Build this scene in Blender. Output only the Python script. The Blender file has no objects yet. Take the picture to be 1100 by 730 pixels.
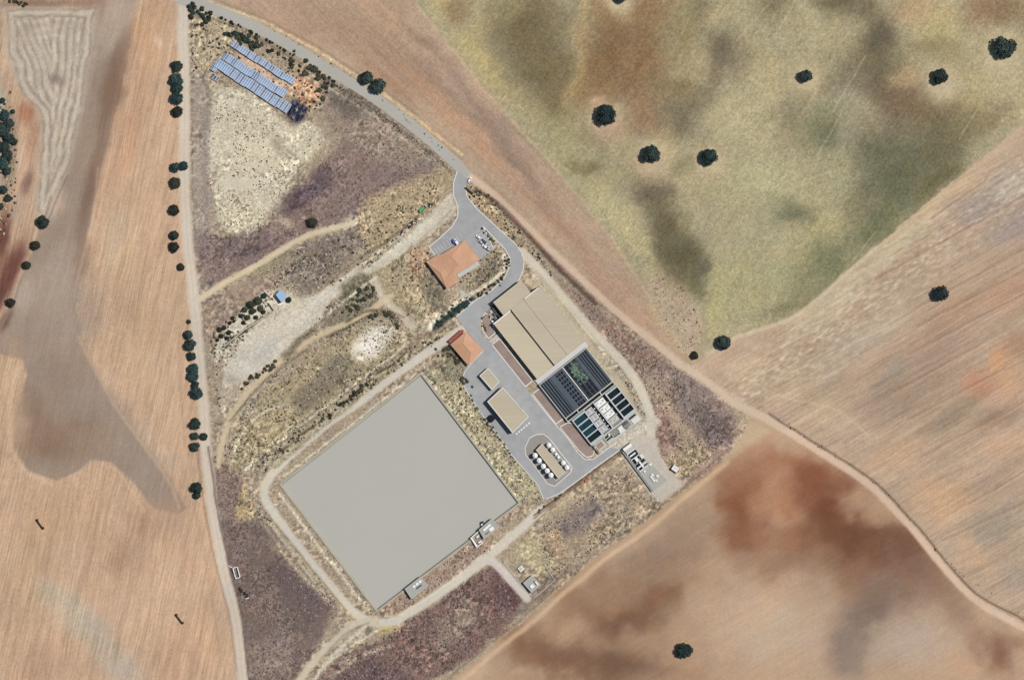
import bpy, math, random
import numpy as np
from mathutils import Vector, geometry

random.seed(7)
rng = np.random.default_rng(7)
scene = bpy.context.scene
COL = scene.collection
S = 0.6                                   # metres per photo pixel
R = math.radians

# ------------------------------------------------------------------ camera, sky, sun, exposure
cam = bpy.data.cameras.new("camera")
cam.sensor_fit = 'HORIZONTAL'
cam.sensor_width = 36.0
CAM_H = 2000.0
cam.lens = 36.0 * CAM_H / (1100 * S)
cam.clip_start = 10.0
cam.clip_end = 60000.0
cam_ob = bpy.data.objects.new("camera", cam)
cam_ob.location = (0, 0, CAM_H)
COL.objects.link(cam_ob)
scene.camera = cam_ob

SUN_EL, SUN_AZ = 57.0, 72.0               # azimuth clockwise from picture-up
world = bpy.data.worlds.new("World")
scene.world = world
world.use_nodes = True
wn = world.node_tree
sky = wn.nodes.new("ShaderNodeTexSky")
sky.sky_type = 'NISHITA'
sky.sun_disc = False
sky.sun_elevation = R(SUN_EL)
sky.sun_rotation = R(SUN_AZ)
wn.links.new(sky.outputs[0], wn.nodes["Background"].inputs[0])
wn.nodes["Background"].inputs[1].default_value = 0.065
sl = bpy.data.lights.new("sun", 'SUN')
sl.energy = 4.5
sl.angle = R(0.5)
sl.color = (1.0, 0.955, 0.88)
sun = bpy.data.objects.new("sun", sl)
COL.objects.link(sun)
_d = Vector((math.sin(R(SUN_AZ)) * math.cos(R(SUN_EL)), math.cos(R(SUN_AZ)) * math.cos(R(SUN_EL)), math.sin(R(SUN_EL))))
sun.rotation_euler = _d.to_track_quat('Z', 'Y').to_euler()
sun.location = _d * 800
scene.view_settings.view_transform = 'Standard'
scene.view_settings.look = 'None'
scene.view_settings.gamma = 1.0
scene.view_settings.exposure = 0.35
KC = np.array([0.565, 0.573, 0.575])          # sunlit photo colour (linear) -> albedo

def srgb(c):
    c = np.asarray(c, float) / 255.0
    return np.where(c <= 0.04045, c / 12.92, ((c + 0.055) / 1.055) ** 2.4)
def alb(c):
    return np.clip(srgb(c) * KC, 0.001, 0.85)

# ------------------------------------------------------------------ coordinates
def W(p): return ((p[0] - 550) * S, (365 - p[1]) * S)
O = (530.0, 325.0); UD = (0.618, 0.786); VD = (0.786, -0.618)      # plant grid: u down-right, v up-right
def L(u, v): return (O[0] + u * UD[0] + v * VD[0], O[1] + u * UD[1] + v * VD[1])
def rect(u0, u1, v0, v1): return [L(u0, v0), L(u1, v0), L(u1, v1), L(u0, v1)]

# ------------------------------------------------------------------ numpy noise
def _hash(ix, iy, seed):
    h = (ix.astype(np.int64) * 374761393 + iy.astype(np.int64) * 668265263 + seed * 974634791) & 0xffffffff
    h = ((h ^ (h >> 13)) * 1274126177) & 0xffffffff
    h = ((h ^ (h >> 16)) * 2246822519) & 0xffffffff
    return ((h ^ (h >> 15)) & 0xffff) / 65535.0
def vnoise(x, y, seed=0):
    x = np.asarray(x, float); y = np.asarray(y, float)
    ix = np.floor(x); iy = np.floor(y)
    fx = x - ix; fy = y - iy
    fx = fx * fx * fx * (fx * (fx * 6 - 15) + 10); fy = fy * fy * fy * (fy * (fy * 6 - 15) + 10)
    a = _hash(ix, iy, seed); b = _hash(ix + 1, iy, seed); c = _hash(ix, iy + 1, seed); d = _hash(ix + 1, iy + 1, seed)
    return (a + (b - a) * fx) * (1 - fy) + (c + (d - c) * fx) * fy
def fbm(x, y, scale, octv=4, seed=0, gain=0.5):
    t = 0; amp = 1; tot = 0
    for i in range(octv):
        t = t + amp * vnoise(x / scale + 13.7 * i, y / scale - 7.1 * i, seed + i)
        tot += amp; amp *= gain; scale /= 2.03
    return t / tot - 0.5                    # about -0.5 .. 0.5
def sstep(a, b, x):
    t = np.clip((x - a) / (b - a), 0, 1); return t * t * (3 - 2 * t)
def seg_dist(X, Y, P, closed=False):
    d = np.full(X.shape, 1e9)
    n = len(P)
    for i in range(n if closed else n - 1):
        ax, ay = P[i][:2]; bx, by = P[(i + 1) % n][:2]
        dx, dy = bx - ax, by - ay
        t = np.clip(((X - ax) * dx + (Y - ay) * dy) / (dx * dx + dy * dy + 1e-9), 0, 1)
        d = np.minimum(d, np.hypot(X - ax - t * dx, Y - ay - t * dy))
    return d
def inside(X, Y, P):
    r = np.zeros(X.shape, bool)
    n = len(P); j = n - 1
    for i in range(n):
        xi, yi = P[i]; xj, yj = P[j]
        if yi != yj:
            r ^= ((yi > Y) != (yj > Y)) & (X < (xj - xi) * (Y - yi) / (yj - yi) + xi)
        j = i
    return r
def sdf(X, Y, P):
    d = seg_dist(X, Y, P, True)
    return np.where(inside(X, Y, P), -d, d)
def smooth(P, n=6):
    if len(P) < 3: return [tuple(map(float, p)) for p in P]
    P = [np.array(p, float) for p in P]
    Q = [2 * P[0] - P[1]] + P + [2 * P[-1] - P[-2]]
    out = []
    for i in range(1, len(Q) - 2):
        for k in range(n):
            t = k / n
            out.append(tuple(0.5 * ((2 * Q[i]) + (-Q[i-1] + Q[i+1]) * t + (2*Q[i-1] - 5*Q[i] + 4*Q[i+1] - Q[i+2]) * t*t + (-Q[i-1] + 3*Q[i] - 3*Q[i+1] + Q[i+2]) * t**3)))
    out.append(tuple(P[-1]))
    return out

# ------------------------------------------------------------------ ground grid (picture pixels)
BIG = 12000
inner = lambda n: np.arange(-18, n + 18 + 0.1, 1.5)
def axis(n):
    steps = []; s = 6.0; t = 0.0
    while t < BIG:
        t += s; steps.append(t); s *= 1.28 if t > 260 else 1.04
    steps = np.array(steps)
    a = inner(n)
    return np.concatenate([(a[0] - steps)[::-1], a, a[-1] + steps])
XS, YS = axis(1100), axis(730)
X, Y = np.meshgrid(XS, YS)
wx = fbm(X, Y, 34, 4, 11) ; wy = fbm(X, Y, 34, 4, 23)            # domain warp
fx_ = fbm(X, Y, 7, 3, 31); fy_ = fbm(X, Y, 7, 3, 37)
C = np.zeros(X.shape + (3,)); C[:] = (176, 148, 122)
SP = np.full(X.shape, 0.16)       # speckle strength
FA = np.full(X.shape, 0.0)        # furrow strength
FU = X * 1.0; FV = Y * 1.0        # furrow coordinates (across, along)
LAB = np.zeros(X.shape, int)      # which sheet a vertex belongs to
NAMES = ['ground']

COMPOUND = [(196, 0), (280, 30), (400, 105), (495, 185), (600, 285), (700, 370), (800, 440), (760, 500), (640, 590), (480, 730), (440, 790), (258, 790), (258, 720), (225, 520), (205, 320), (196, 120)]
_cd = sdf(X, Y, COMPOUND)
def hgt_arr(X, Y, cd):
    far = sstep(15, 170, cd)
    return far * (5.5 * (fbm(X, Y, 330, 2, 71) + 0.1) + 1.3 * fbm(X, Y, 95, 2, 77))
H = hgt_arr(X, Y, _cd) * sstep(9000, 2500, np.abs(X) + np.abs(Y)) 
def hgt(px, py):
    i = min(max(np.searchsorted(XS, px) - 1, 0), len(XS) - 2); j = min(max(np.searchsorted(YS, py) - 1, 0), len(YS) - 2)
    tx = (px - XS[i]) / (XS[i+1] - XS[i]); ty = (py - YS[j]) / (YS[j+1] - YS[j])
    return float((H[j, i] * (1-tx) + H[j, i+1] * tx) * (1-ty) + (H[j+1, i] * (1-tx) + H[j+1, i+1] * tx) * ty)

def win(x0, x1, y0, y1):
    i0, i1 = np.searchsorted(XS, x0), np.searchsorted(XS, x1) + 1
    j0, j1 = np.searchsorted(YS, y0), np.searchsorted(YS, y1) + 1
    return (slice(max(j0 - 1, 0), j1), slice(max(i0 - 1, 0), i1))
def mix(w, col, m):
    C[w] += (np.array(col, float) - C[w]) * m[..., None]
def area(P, col, soft=2.0, warp=3.0, fine=1.5, k=1.0, sp=None, fa=None, lab=None):
    a = np.array(P, float)
    pad = soft * 2 + warp * 2 + 6
    w = win(a[:, 0].min() - pad, a[:, 0].max() + pad, a[:, 1].min() - pad, a[:, 1].max() + pad)
    xx = X[w] + wx[w] * warp * 4 + fx_[w] * fine * 4; yy = Y[w] + wy[w] * warp * 4 + fy_[w] * fine * 4
    d = sdf(xx, yy, P)
    m = sstep(soft, -soft, d) * k
    if col is not None: mix(w, col, m)
    if sp is not None: SP[w] += (sp - SP[w]) * m
    if fa is not None: FA[w] += (fa - FA[w]) * m
    if lab is not None:
        if lab not in NAMES: NAMES.append(lab)
        LAB[w][d < 0] = NAMES.index(lab)
ONLY = None
def blob(cx, cy, rx, ry, ang, col, k=0.8, warp=8.0, fine=0.0, sp=None, p=1.45):
    k = min(1.0, k * 1.12)
    r = max(rx, ry) * 1.9 + warp
    w = win(cx - r, cx + r, cy - r, cy + r)
    dx = X[w] - cx + wx[w] * warp * 4 + fx_[w] * fine * 4; dy = Y[w] - cy + wy[w] * warp * 4 + fy_[w] * fine * 4
    c, s = math.cos(R(ang)), math.sin(R(ang))
    q = ((dx * c + dy * s) / rx) ** 2 + ((-dx * s + dy * c) / ry) ** 2
    m = np.exp(-1.1 * q ** p) * k
    if ONLY is not None: m = m * (LAB[w] == NAMES.index(ONLY))
    mix(w, col, m)
    if sp is not None: SP[w] += (sp - SP[w]) * m
def stroke(P, width, col, soft=1.5, k=1.0, wob=0.7, lab=None, sp=None, sm=True, fine=0.25):
    if sm: P = smooth(P)
    a = np.array(P, float)[:, :2]
    pad = width + soft + 8
    w = win(a[:, 0].min() - pad, a[:, 0].max() + pad, a[:, 1].min() - pad, a[:, 1].max() + pad)
    xx = X[w] + wx[w] * wob * 4 + fx_[w] * fine * 4; yy = Y[w] + wy[w] * wob * 4 + fy_[w] * fine * 4
    d = seg_dist(xx, yy, P) - width / 2
    m = sstep(soft, -soft, d) * k
    mix(w, col, m)
    if sp is not None: SP[w] += (sp - SP[w]) * m
    FA[w] *= 1 - m
    if lab is not None:
        if lab not in NAMES: NAMES.append(lab)
        LAB[w][d < 0] = NAMES.index(lab)
def furrow(P, dirx, diry):
    m = inside(X, Y, P)
    n = math.hypot(dirx, diry); dx, dy = dirx / n, diry / n
    FU[m] = (-X[m] * dy + Y[m] * dx) + wx[m] * 3.5; FV[m] = X[m] * dx + Y[m] * dy

# ================================================================== PAINTING THE SOIL (albedo, with ditch, hedge and wall shade painted in)
WF = [(-BIG*2, -BIG*2), (192, -BIG*2), (193, 0), (196, 60), (196, 130), (196, 180), (198, 250), (205, 310), (210, 370), (216, 440), (220, 500), (228, 560), (239, 620), (252, 670), (258, 730), (270, BIG*2), (-BIG*2, BIG*2)]
NE = [(192, -BIG*2), (BIG*.6, -BIG*2), (440, -20), (445, 0), (500, 70), (560, 140), (600, 185), (640, 235), (690, 300), (715, 345), (735, 372), (742, 384), (690, 362), (640, 318), (600, 280), (560, 240), (520, 200), (470, 155), (400, 102), (320, 50), (240, 12), (205, -4)]
PA = [(435, -20), (BIG*.6, -BIG*2), (BIG*2, -BIG*2), (BIG*2, -BIG*.6), (1110, 125), (1000, 215), (940, 265), (880, 318), (850, 340), (790, 362), (760, 378), (742, 384), (728, 366), (712, 340), (690, 300), (640, 235), (600, 185), (560, 140), (500, 70), (445, 0)]
EA = [(BIG*2, -BIG*.6), (BIG*2, BIG*1.15), (1110, 680), (1070, 657), (1040, 637), (1008, 602), (978, 566), (940, 527), (890, 492), (830, 455), (780, 425), (742, 396), (742, 384), (760, 378), (790, 362), (850, 340), (880, 318), (940, 265), (1000, 215), (1110, 125)]
RF = [(BIG*2, BIG*1.15), (BIG*2, BIG*2), (270, BIG*2), (470, 745), (500, 716), (560, 668), (640, 598), (700, 556), (750, 514), (780, 490), (796, 470), (806, 446), (830, 457), (890, 494), (940, 529), (978, 568), (1008, 604), (1040, 639), (1070, 659), (1110, 682)]
SC = [(192, -30), (240, 12), (320, 50), (400, 102), (470, 155), (520, 200), (560, 240), (600, 280), (640, 318), (690, 362), (742, 392), (780, 425), (806, 446), (796, 470), (780, 490), (750, 514), (700, 556), (640, 598), (560, 668), (500, 716), (470, 745), (270, BIG*2), (258, 730), (252, 670), (239, 620), (228, 560), (220, 500), (216, 440), (210, 370), (205, 310), (198, 250), (196, 180), (196, 60)]
area(WF, (193, 161, 133), 2, 0, 0, sp=.17, fa=.72, lab='stubble_field')
area(NE, (178, 150, 130), 3, 1, .5, sp=.26, fa=.36, lab='fallow_strip')
area(PA, (166, 154, 118), 2, 1, 1, sp=.38, fa=.3, lab='dry_pasture')
area(EA, (181, 155, 131), 2, 1, .5, sp=.17, fa=.6, lab='ploughed_field')
area(RF, (184, 154, 130), 2, .5, .5, sp=.11, fa=.2, lab='bare_red_field')
area(SC, (165, 147, 124), 2, 1, 1, sp=.62, fa=0, lab='scrubland')
furrow(WF, .22, -1); furrow(NE, .72, .7); furrow(PA, .55, -.83); furrow(EA, .86, -.5); furrow(RF, .86, -.5)

ONLY = 'stubble_field'
# --- west stubble field: grey valley, orange spurs, harvest loop
VAL = [(152, -30), (135, 70), (122, 130), (106, 190), (97, 240), (83, 290), (80, 330), (88, 362), (106, 402), (126, 437), (156, 477), (181, 512), (200, 546), (192, 552), (165, 546), (142, 517), (120, 497), (101, 493), (86, 505), (60, 516), (30, 506), (15, 480), (15, 450), (29, 402), (24, 386), (-40, 370), (-40, 330), (0, 350), (25, 300), (48, 240), (60, 200), (80, 100), (95, -30)]
VCOL = (162, 142, 126)
area(VAL, (156, 136, 120), 1.8, .3, .2, sp=.12, fa=.3)
for b in [(122, 95, 12, 60, 14, (132, 107, 90), .95), (97, 205, 9, 55, 12, (132, 108, 93), .95), (85, 280, 8, 40, 8, (144, 121, 105), .8),
          (52, 475, 40, 24, -4, (142, 116, 97), .95), (34, 445, 14, 34, 0, (146, 121, 103), .8), (95, 470, 24, 24, 0, (148, 124, 106), .7), (150, 490, 20, 40, -40, (156, 139, 124), .7), (115, 440, 22, 40, -38, (158, 137, 121), .6),
          (70, 340, 40, 40, 0, (164, 145, 130), .7), (130, 10, 24, 20, 0, (182, 161, 142), .7), (118, 35, 14, 40, 12, (178, 158, 138), .7), (60, 300, 18, 40, 15, (168, 150, 134), .7), (25, 320, 14, 25, 30, (182, 164, 146), .7),
          (60, 400, 20, 30, 0, (155, 133, 116), .5)]:
    blob(*b, warp=4)
for b in [(160, 30, 20, 40, 10, (190, 152, 118), .8), (135, 150, 12, 60, 14, (186, 142, 112), .55), (150, 110, 14, 60, 14, (195, 156, 124), .5), (130, 270, 25, 60, 12, (199, 165, 132), .6), (120, 260, 12, 40, 8, (190, 168, 140), .5),
          (150, 370, 40, 50, 0, (196, 163, 129), .5), (175, 420, 12, 90, 0, (203, 172, 142), .35), (160, 470, 10, 60, -35, (204, 174, 146), .4), (175, 45, 5, 6, 0, (214, 182, 152), .7), (170, 250, 20, 40, 0, (192, 156, 128), .5),
          (12, 430, 14, 60, 0, (200, 167, 134), .5), (110, 540, 30, 30, 0, (202, 168, 137), .5), (60, 560, 60, 30, 0, (192, 156, 124), .5), (150, 590, 20, 40, 8, (176, 143, 118), .6), (100, 600, 10, 50, 12, (178, 144, 118), .5), (30, 620, 22, 60, 8, (186, 155, 124), .6),
          (95, 675, 55, 17, 38, (181, 166, 146), .8), (60, 640, 30, 10, 38, (180, 165, 142), .6), (130, 715, 30, 14, 35, (184, 168, 150), .7), (40, 710, 30, 30, 0, (180, 146, 122), .6), (220, 690, 14, 50, -14, (203, 165, 134), .6), (190, 700, 20, 40, 0, (190, 152, 124), .5), (200, 590, 14, 60, -12, (190, 154, 128), .5),
          (170, 560, 30, 25, 0, (182, 148, 122), .6), (130, 600, 12, 30, 10, (160, 128, 105), .5)]:
    blob(*b, warp=5)
for P, wd, c, k in [([(98, 495), (85, 508), (80, 530), (82, 560)], 3, (210, 180, 150), .45), ([(85, 362), (105, 402), (124, 437), (154, 478), (180, 515), (193, 545)], 3.5, (206, 174, 144), .45), ([(20, 395), (14, 415), (11, 450), (12, 480), (26, 504), (55, 520)], 4, (208, 178, 148), .5), ([(26, 395), (20, 420), (16, 450)], 2, (170, 142, 120), .5),
                    ([(113, 500), (124, 504), (140, 524), (155, 548)], 2.6, (208, 176, 146), .5), ([(186, 345), (188, 400), (196, 470), (206, 525)], 3, (206, 176, 146), .4), ([(192, 350), (194, 420), (199, 480)], 1.6, (170, 138, 112), .4),
                    ([(146, 20), (128, 90), (112, 175), (103, 235)], 2, (168, 132, 106), .5), ([(105, 180), (101, 230), (84, 295)], 2.4, (206, 176, 146), .35), ([(212, 520), (222, 570), (238, 640), (250, 720)], 3, (206, 172, 142), .4), ([(208, 540), (224, 620), (236, 700)], 2, (170, 138, 114), .4)]:
    stroke(P, wd, c, 1.6, k, .4)
LOOP = [(2, 6), (104, 6), (101, 60), (88, 120), (74, 180), (52, 238), (38, 225), (44, 160), (40, 120), (18, 92), (8, 60)]
area(LOOP, (182, 167, 150), 7, .8, .3, sp=.16, fa=.12)
_w = win(-5, 112, 0, 240)
_ld = -sdf(X[_w] + wx[_w] * 12, Y[_w] + wy[_w] * 12, LOOP)
_ring = np.sin(_ld * 2 * math.pi / 8.6 - .6)
_lm = sstep(1, 4, _ld)
mix(_w, (146, 130, 114), sstep(.3, 1.0, _ring + fx_[_w] * 1.6) * _lm * sstep(24, 12, _ld) * .6)
mix(_w, (206, 192, 174), sstep(.2, .95, -_ring + fy_[_w] * 1.6) * _lm * .5)
_in = sstep(10, 16, _ld)                                       # inner passes run down the wedge
_ph = np.sin((X[_w] * 1.0 - (Y[_w] - 30) * np.where(X[_w] > 56, -.16, .34) + wx[_w] * 10) * 2 * math.pi / 8.0)
mix(_w, (148, 132, 116), sstep(.3, 1.0, _ph + fx_[_w] * 1.5) * _in * .55); mix(_w, (206, 192, 174), sstep(.3, 1.0, -_ph + fy_[_w] * 1.5) * _in * .4)
for b in [(60, 85, 8, 5, 30, (128, 112, 100), .5), (30, 30, 10, 8, 0, (160, 145, 128), .4), (80, 30, 14, 8, 0, (165, 148, 130), .4), (60, 220, 12, 16, 25, (196, 176, 156), .5),
          (28, 122, 9, 14, 15, (172, 122, 96), .9), (34, 150, 8, 22, 12, (168, 130, 108), .7), (24, 165, 5, 22, 15, (196, 168, 144), .6), (29, 195, 6, 16, 18, (130, 100, 90), .7), (20, 220, 8, 20, 15, (180, 155, 136), .6),
          (4, 255, 7, 30, 8, (112, 72, 62), .9), (14, 290, 9, 34, 20, (120, 80, 70), .9), (0, 310, 8, 40, 20, (118, 78, 70), .9), (-30, 280, 30, 70, 12, (130, 90, 78), .8), (4, 345, 6, 14, 30, (112, 84, 74), .7),
          (40, 2, 50, 5, 0, (142, 116, 100), .8), (90, 4, 20, 5, 0, (160, 124, 102), .6), (-2, 60, 5, 50, 0, (150, 130, 108), .6), (2, 110, 5, 16, 0, (176, 160, 136), .8), (8, 180, 8, 26, 0, (150, 132, 112), .7), (-4, 140, 8, 60, 0, (200, 198, 196), .5), (8, 150, 9, 34, 0, (120, 108, 98), .6)]:
    blob(*b, warp=2, fine=.5)
stroke([(55, 212), (46, 240), (36, 268), (27, 292), (14, 325), (0, 352)], 3, (150, 128, 112), 1.5, .7)
stroke([(72, 190), (62, 212), (52, 236)], 1.5, (120, 98, 84), 1, .6)

ONLY = 'fallow_strip'
# --- fallow strip north-east of the road
for b in [(300, 20, 60, 16, 28, (176, 142, 124), .6), (360, 30, 70, 22, 35, (166, 134, 116), .6), (410, 20, 40, 24, 45, (182, 146, 122), .6), (430, 70, 60, 14, 48, (158, 126, 110), .6), (470, 110, 60, 12, 48, (182, 142, 116), .7), (420, 90, 40, 10, 40, (170, 132, 110), .7), (480, 100, 80, 9, 48, (148, 122, 108), .6),
          (510, 110, 90, 8, 49, (158, 132, 118), .8), (550, 170, 60, 7, 48, (140, 114, 102), .6), (520, 160, 50, 10, 46, (186, 143, 118), .7), (470, 150, 20, 8, 40, (182, 142, 118), .7), (560, 205, 70, 9, 47, (182, 144, 122), .6), (600, 240, 50, 8, 46, (160, 126, 112), .6), (610, 210, 40, 8, 48, (170, 140, 124), .6), (650, 300, 60, 12, 46, (180, 142, 122), .7), (690, 340, 40, 10, 40, (186, 150, 128), .6),
          (570, 160, 60, 6, 48, (164, 142, 124), .6), (455, 45, 30, 5, 48, (150, 126, 108), .6), (600, 200, 60, 5, 49, (172, 148, 130), .5)]:
    blob(*b, warp=4)
area([(690, 300), (715, 292), (730, 305), (745, 325), (755, 345), (755, 370), (738, 384), (720, 370), (700, 335)], (180, 156, 130), 4, 2, 1, .8, sp=.4, fa=.05)
blob(722, 325, 12, 14, 30, (172, 134, 116), .5, warp=3); blob(715, 300, 10, 6, 20, (160, 148, 115), .5, warp=3); blob(745, 365, 8, 14, -20, (182, 162, 132), .6, 3)
stroke([(447, 4), (500, 72), (560, 141), (600, 186), (640, 236), (662, 262), (685, 300), (712, 345), (734, 374)], 2.2, (196, 178, 140), 1.5, .5)

ONLY = 'dry_pasture'
# --- dry pasture
for b in [(475, 12, 18, 30, 45, (176, 160, 114), .8), (492, 14, 10, 16, 40, (148, 120, 86), .7), (505, 45, 18, 40, 50, (176, 156, 108), .6), (525, 80, 14, 50, -45, (186, 166, 112), .8), (570, 35, 36, 40, 10, (124, 110, 82), .95), (590, 75, 30, 34, -30, (126, 112, 82), .9), (600, 110, 24, 30, 0, (132, 116, 82), .8), (545, 10, 14, 22, 0, (150, 138, 96), .6), (625, 20, 7, 60, 0, (182, 158, 114), .8), (620, 90, 8, 40, 8, (172, 148, 100), .6),
          (660, 20, 22, 30, 0, (150, 118, 84), .95), (690, 10, 30, 26, 0, (150, 120, 86), .8), (655, 70, 24, 40, -8, (140, 112, 78), .95), (690, 60, 30, 36, 0, (150, 118, 84), .9), (670, 105, 34, 26, 0, (148, 118, 86), .85), (640, 95, 12, 22, 0, (150, 118, 80), .7), (690, 125, 24, 20, 0, (160, 128, 96), .7), (635, 150, 14, 16, 0, (140, 124, 98), .6),
          (735, 30, 14, 30, 0, (146, 132, 92), .6), (755, 12, 12, 14, 0, (128, 116, 84), .6), (775, 20, 20, 12, 0, (184, 166, 122), .7), (830, 8, 18, 12, 10, (134, 122, 94), .8), (783, 55, 24, 18, 20, (116, 106, 88), .95), (768, 78, 16, 14, 0, (132, 116, 94), .7), (745, 70, 12, 26, 0, (170, 152, 112), .6), (735, 125, 22, 18, 20, (128, 118, 94), .85), (760, 105, 16, 12, -40, (134, 122, 96), .7), (725, 95, 24, 12, 20, (140, 122, 88), .6), (800, 130, 26, 40, 0, (178, 166, 124), .6),
          (820, 80, 22, 60, -30, (176, 160, 118), .7), (880, 30, 26, 30, 0, (178, 164, 122), .7), (850, 130, 20, 20, 0, (140, 130, 102), .7), (905, 5, 30, 10, 10, (118, 108, 82), .85), (940, 45, 20, 30, -10, (110, 101, 82), .95), (945, 85, 34, 26, 0, (118, 108, 84), .95), (915, 90, 26, 26, 0, (140, 128, 102), .7), (985, 15, 34, 16, 0, (182, 150, 110), .8), (1010, 30, 30, 20, 30, (180, 162, 112), .7), (1000, 52, 26, 10, 10, (144, 130, 90), .6), (1055, 15, 20, 16, -20, (160, 128, 96), .8), (1080, 15, 20, 20, 0, (146, 118, 88), .7), (1100, 90, 40, 40, 0, (184, 166, 126), .7),
          (975, 90, 16, 20, 0, (188, 158, 112), .7), (1040, 110, 24, 40, 30, (180, 162, 114), .7), (1000, 118, 30, 26, 10, (136, 114, 86), .85), (965, 115, 34, 20, 0, (130, 110, 86), .8), (1060, 130, 40, 14, -40, (150, 132, 98), .7), (915, 115, 30, 16, 15, (168, 158, 128), .7), (890, 140, 22, 26, 20, (124, 122, 92), .8), (915, 145, 12, 16, 0, (164, 156, 132), .5), (1000, 160, 50, 26, -35, (124, 116, 88), .9), (950, 160, 30, 26, 0, (122, 116, 90), .8), (960, 200, 40, 34, -30, (112, 112, 86), .9), (925, 230, 20, 20, 0, (130, 122, 94), .7), (1010, 195, 26, 12, -38, (116, 110, 78), .8), (905, 185, 20, 24, 30, (160, 154, 116), .6),
          (770, 200, 30, 30, 0, (172, 158, 120), .6), (815, 200, 40, 26, 0, (172, 166, 124), .7), (850, 235, 18, 11, 0, (104, 108, 84), 1.0), (838, 228, 24, 16, 0, (134, 132, 102), .6), (880, 260, 22, 40, 40, (174, 162, 112), .7), (800, 250, 40, 30, 0, (168, 158, 122), .6), (790, 305, 30, 40, 20, (174, 166, 116), .7), (840, 300, 30, 30, 0, (160, 154, 112), .6), (770, 340, 14, 20, 0, (176, 166, 112), .6), (890, 290, 34, 26, -40, (124, 124, 92), .8), (940, 245, 30, 16, -42, (118, 118, 86), .8), (850, 330, 30, 8, -20, (132, 124, 92), .6),
          (700, 205, 16, 16, 30, (118, 104, 86), .85), (715, 240, 18, 28, -12, (116, 106, 80), .95), (730, 275, 20, 26, -20, (112, 104, 76), .9), (750, 300, 10, 20, -10, (116, 110, 78), .8), (752, 285, 10, 12, 0, (116, 110, 92), .5), (690, 180, 20, 16, 0, (134, 122, 92), .6), (650, 200, 14, 14, 0, (172, 156, 112), .6), (662, 230, 14, 40, -38, (184, 170, 122), .7), (690, 270, 10, 30, -35, (182, 168, 120), .7), (610, 160, 20, 40, -42, (162, 154, 110), .6), (735, 182, 10, 8, 0, (126, 126, 88), .6), (630, 180, 12, 8, 0, (128, 116, 82), .6)]:
    dk = sum(b[5]) < 400; blob(b[0], b[1], b[2] * (1.18 if dk else 1.05), b[3] * (1.18 if dk else 1.05), b[4], tuple(c - (6 if dk else 0) for c in b[5]), b[6], warp=7, fine=.9, p=1.2)
for cx, cy, r in [(667, 0, 14), (651, 126, 17), (699, 168, 17), (760, 174, 15), (866, 85, 13), (1009, 88, 17), (1076, 56, 18)]:
    blob(cx + 1, cy + 1, r * 1.6, r * 1.5, 0, (176, 158, 120), .7, 4, 1.2, sp=.3); blob(cx, cy + 1, r * 1.1, r, 0, (190, 172, 136), .85, 2.5, .8, sp=.2)
blob(700, 176, 24, 14, 0, (186, 158, 128), .7, 3); blob(655, 138, 16, 14, 0, (184, 146, 118), .6, 3); blob(640, 108, 8, 5, 0, (196, 160, 128), .8, 2)
for P in [[(790, 45), (830, 0)], [(800, 100), (855, 0)], [(1030, 150), (1085, 60)], [(860, 200), (905, 120)], [(868, 340), (940, 250)], [(895, 120), (930, 60)], [(720, 60), (740, 20)]]:
    stroke(P, 1.2, (192, 180, 136), 1, .5, .3)

ONLY = 'ploughed_field'
# --- ploughed field in the east
for b in [(1050, 175, 60, 14, -38, (186, 162, 136), .7), (1000, 225, 60, 10, -38, (194, 166, 134), .8), (960, 265, 70, 14, -38, (190, 170, 140), .8), (890, 330, 60, 14, -36, (192, 172, 144), .8), (1060, 215, 50, 18, -38, (168, 150, 138), .8), (1090, 240, 40, 18, -36, (160, 142, 130), .8), (1060, 150, 40, 6, -40, (160, 140, 126), .6), (1080, 200, 20, 12, -38, (188, 172, 150), .6),
          (980, 300, 60, 14, -34, (184, 160, 136), .7), (920, 370, 60, 16, -32, (182, 164, 142), .7), (820, 400, 50, 18, 10, (188, 164, 136), .7), (860, 420, 60, 16, 20, (182, 158, 130), .7), (900, 450, 40, 14, 20, (190, 166, 138), .6), (1000, 370, 70, 24, -30, (166, 140, 120), .7), (970, 425, 60, 20, -30, (164, 140, 120), .7), (1040, 330, 60, 20, -30, (178, 144, 120), .6), (1090, 310, 50, 16, -30, (186, 150, 124), .6),
          (1072, 385, 14, 18, 15, (204, 154, 114), .75), (1050, 415, 22, 18, 0, (190, 140, 112), .7), (1085, 410, 20, 20, 0, (196, 154, 122), .7), (1095, 370, 18, 16, 0, (172, 136, 110), .6), (1020, 450, 40, 14, -30, (156, 136, 116), .7), (1070, 450, 30, 12, -30, (158, 130, 108), .7), (960, 490, 40, 14, -25, (192, 158, 128), .7), (1090, 480, 40, 20, 0, (192, 158, 130), .6), (1020, 530, 30, 20, 0, (190, 154, 122), .7), (1070, 510, 40, 12, -28, (166, 142, 122), .6), (1000, 540, 20, 30, -40, (192, 158, 126), .6), (1060, 570, 50, 22, -25, (166, 148, 128), .8), (1080, 620, 40, 20, 0, (170, 150, 130), .8), (1040, 595, 12, 40, -38, (196, 160, 130), .6), (1020, 480, 30, 8, -30, (170, 146, 124), .6), (960, 400, 20, 10, -30, (160, 148, 130), .5)]:
    blob(*b, warp=5)
_w = win(770, 1110, 130, 440)
_fl = vnoise(FU[_w] / 2.6, FV[_w] / 6.0, 5) * .6 + vnoise(FU[_w] / 1.4, FV[_w] / 4.0, 8) * .4
_band = np.clip(1 - np.abs((X[_w] - 960) * .61 + (Y[_w] - 300) * .79) / 46, 0, 1) * (LAB[_w] == NAMES.index('ploughed_field'))
mix(_w, (214, 200, 178), sstep(.58, .75, _fl) * _band * .45)
mix(_w, (150, 132, 110), sstep(.42, .26, _fl) * _band * .4)
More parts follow.
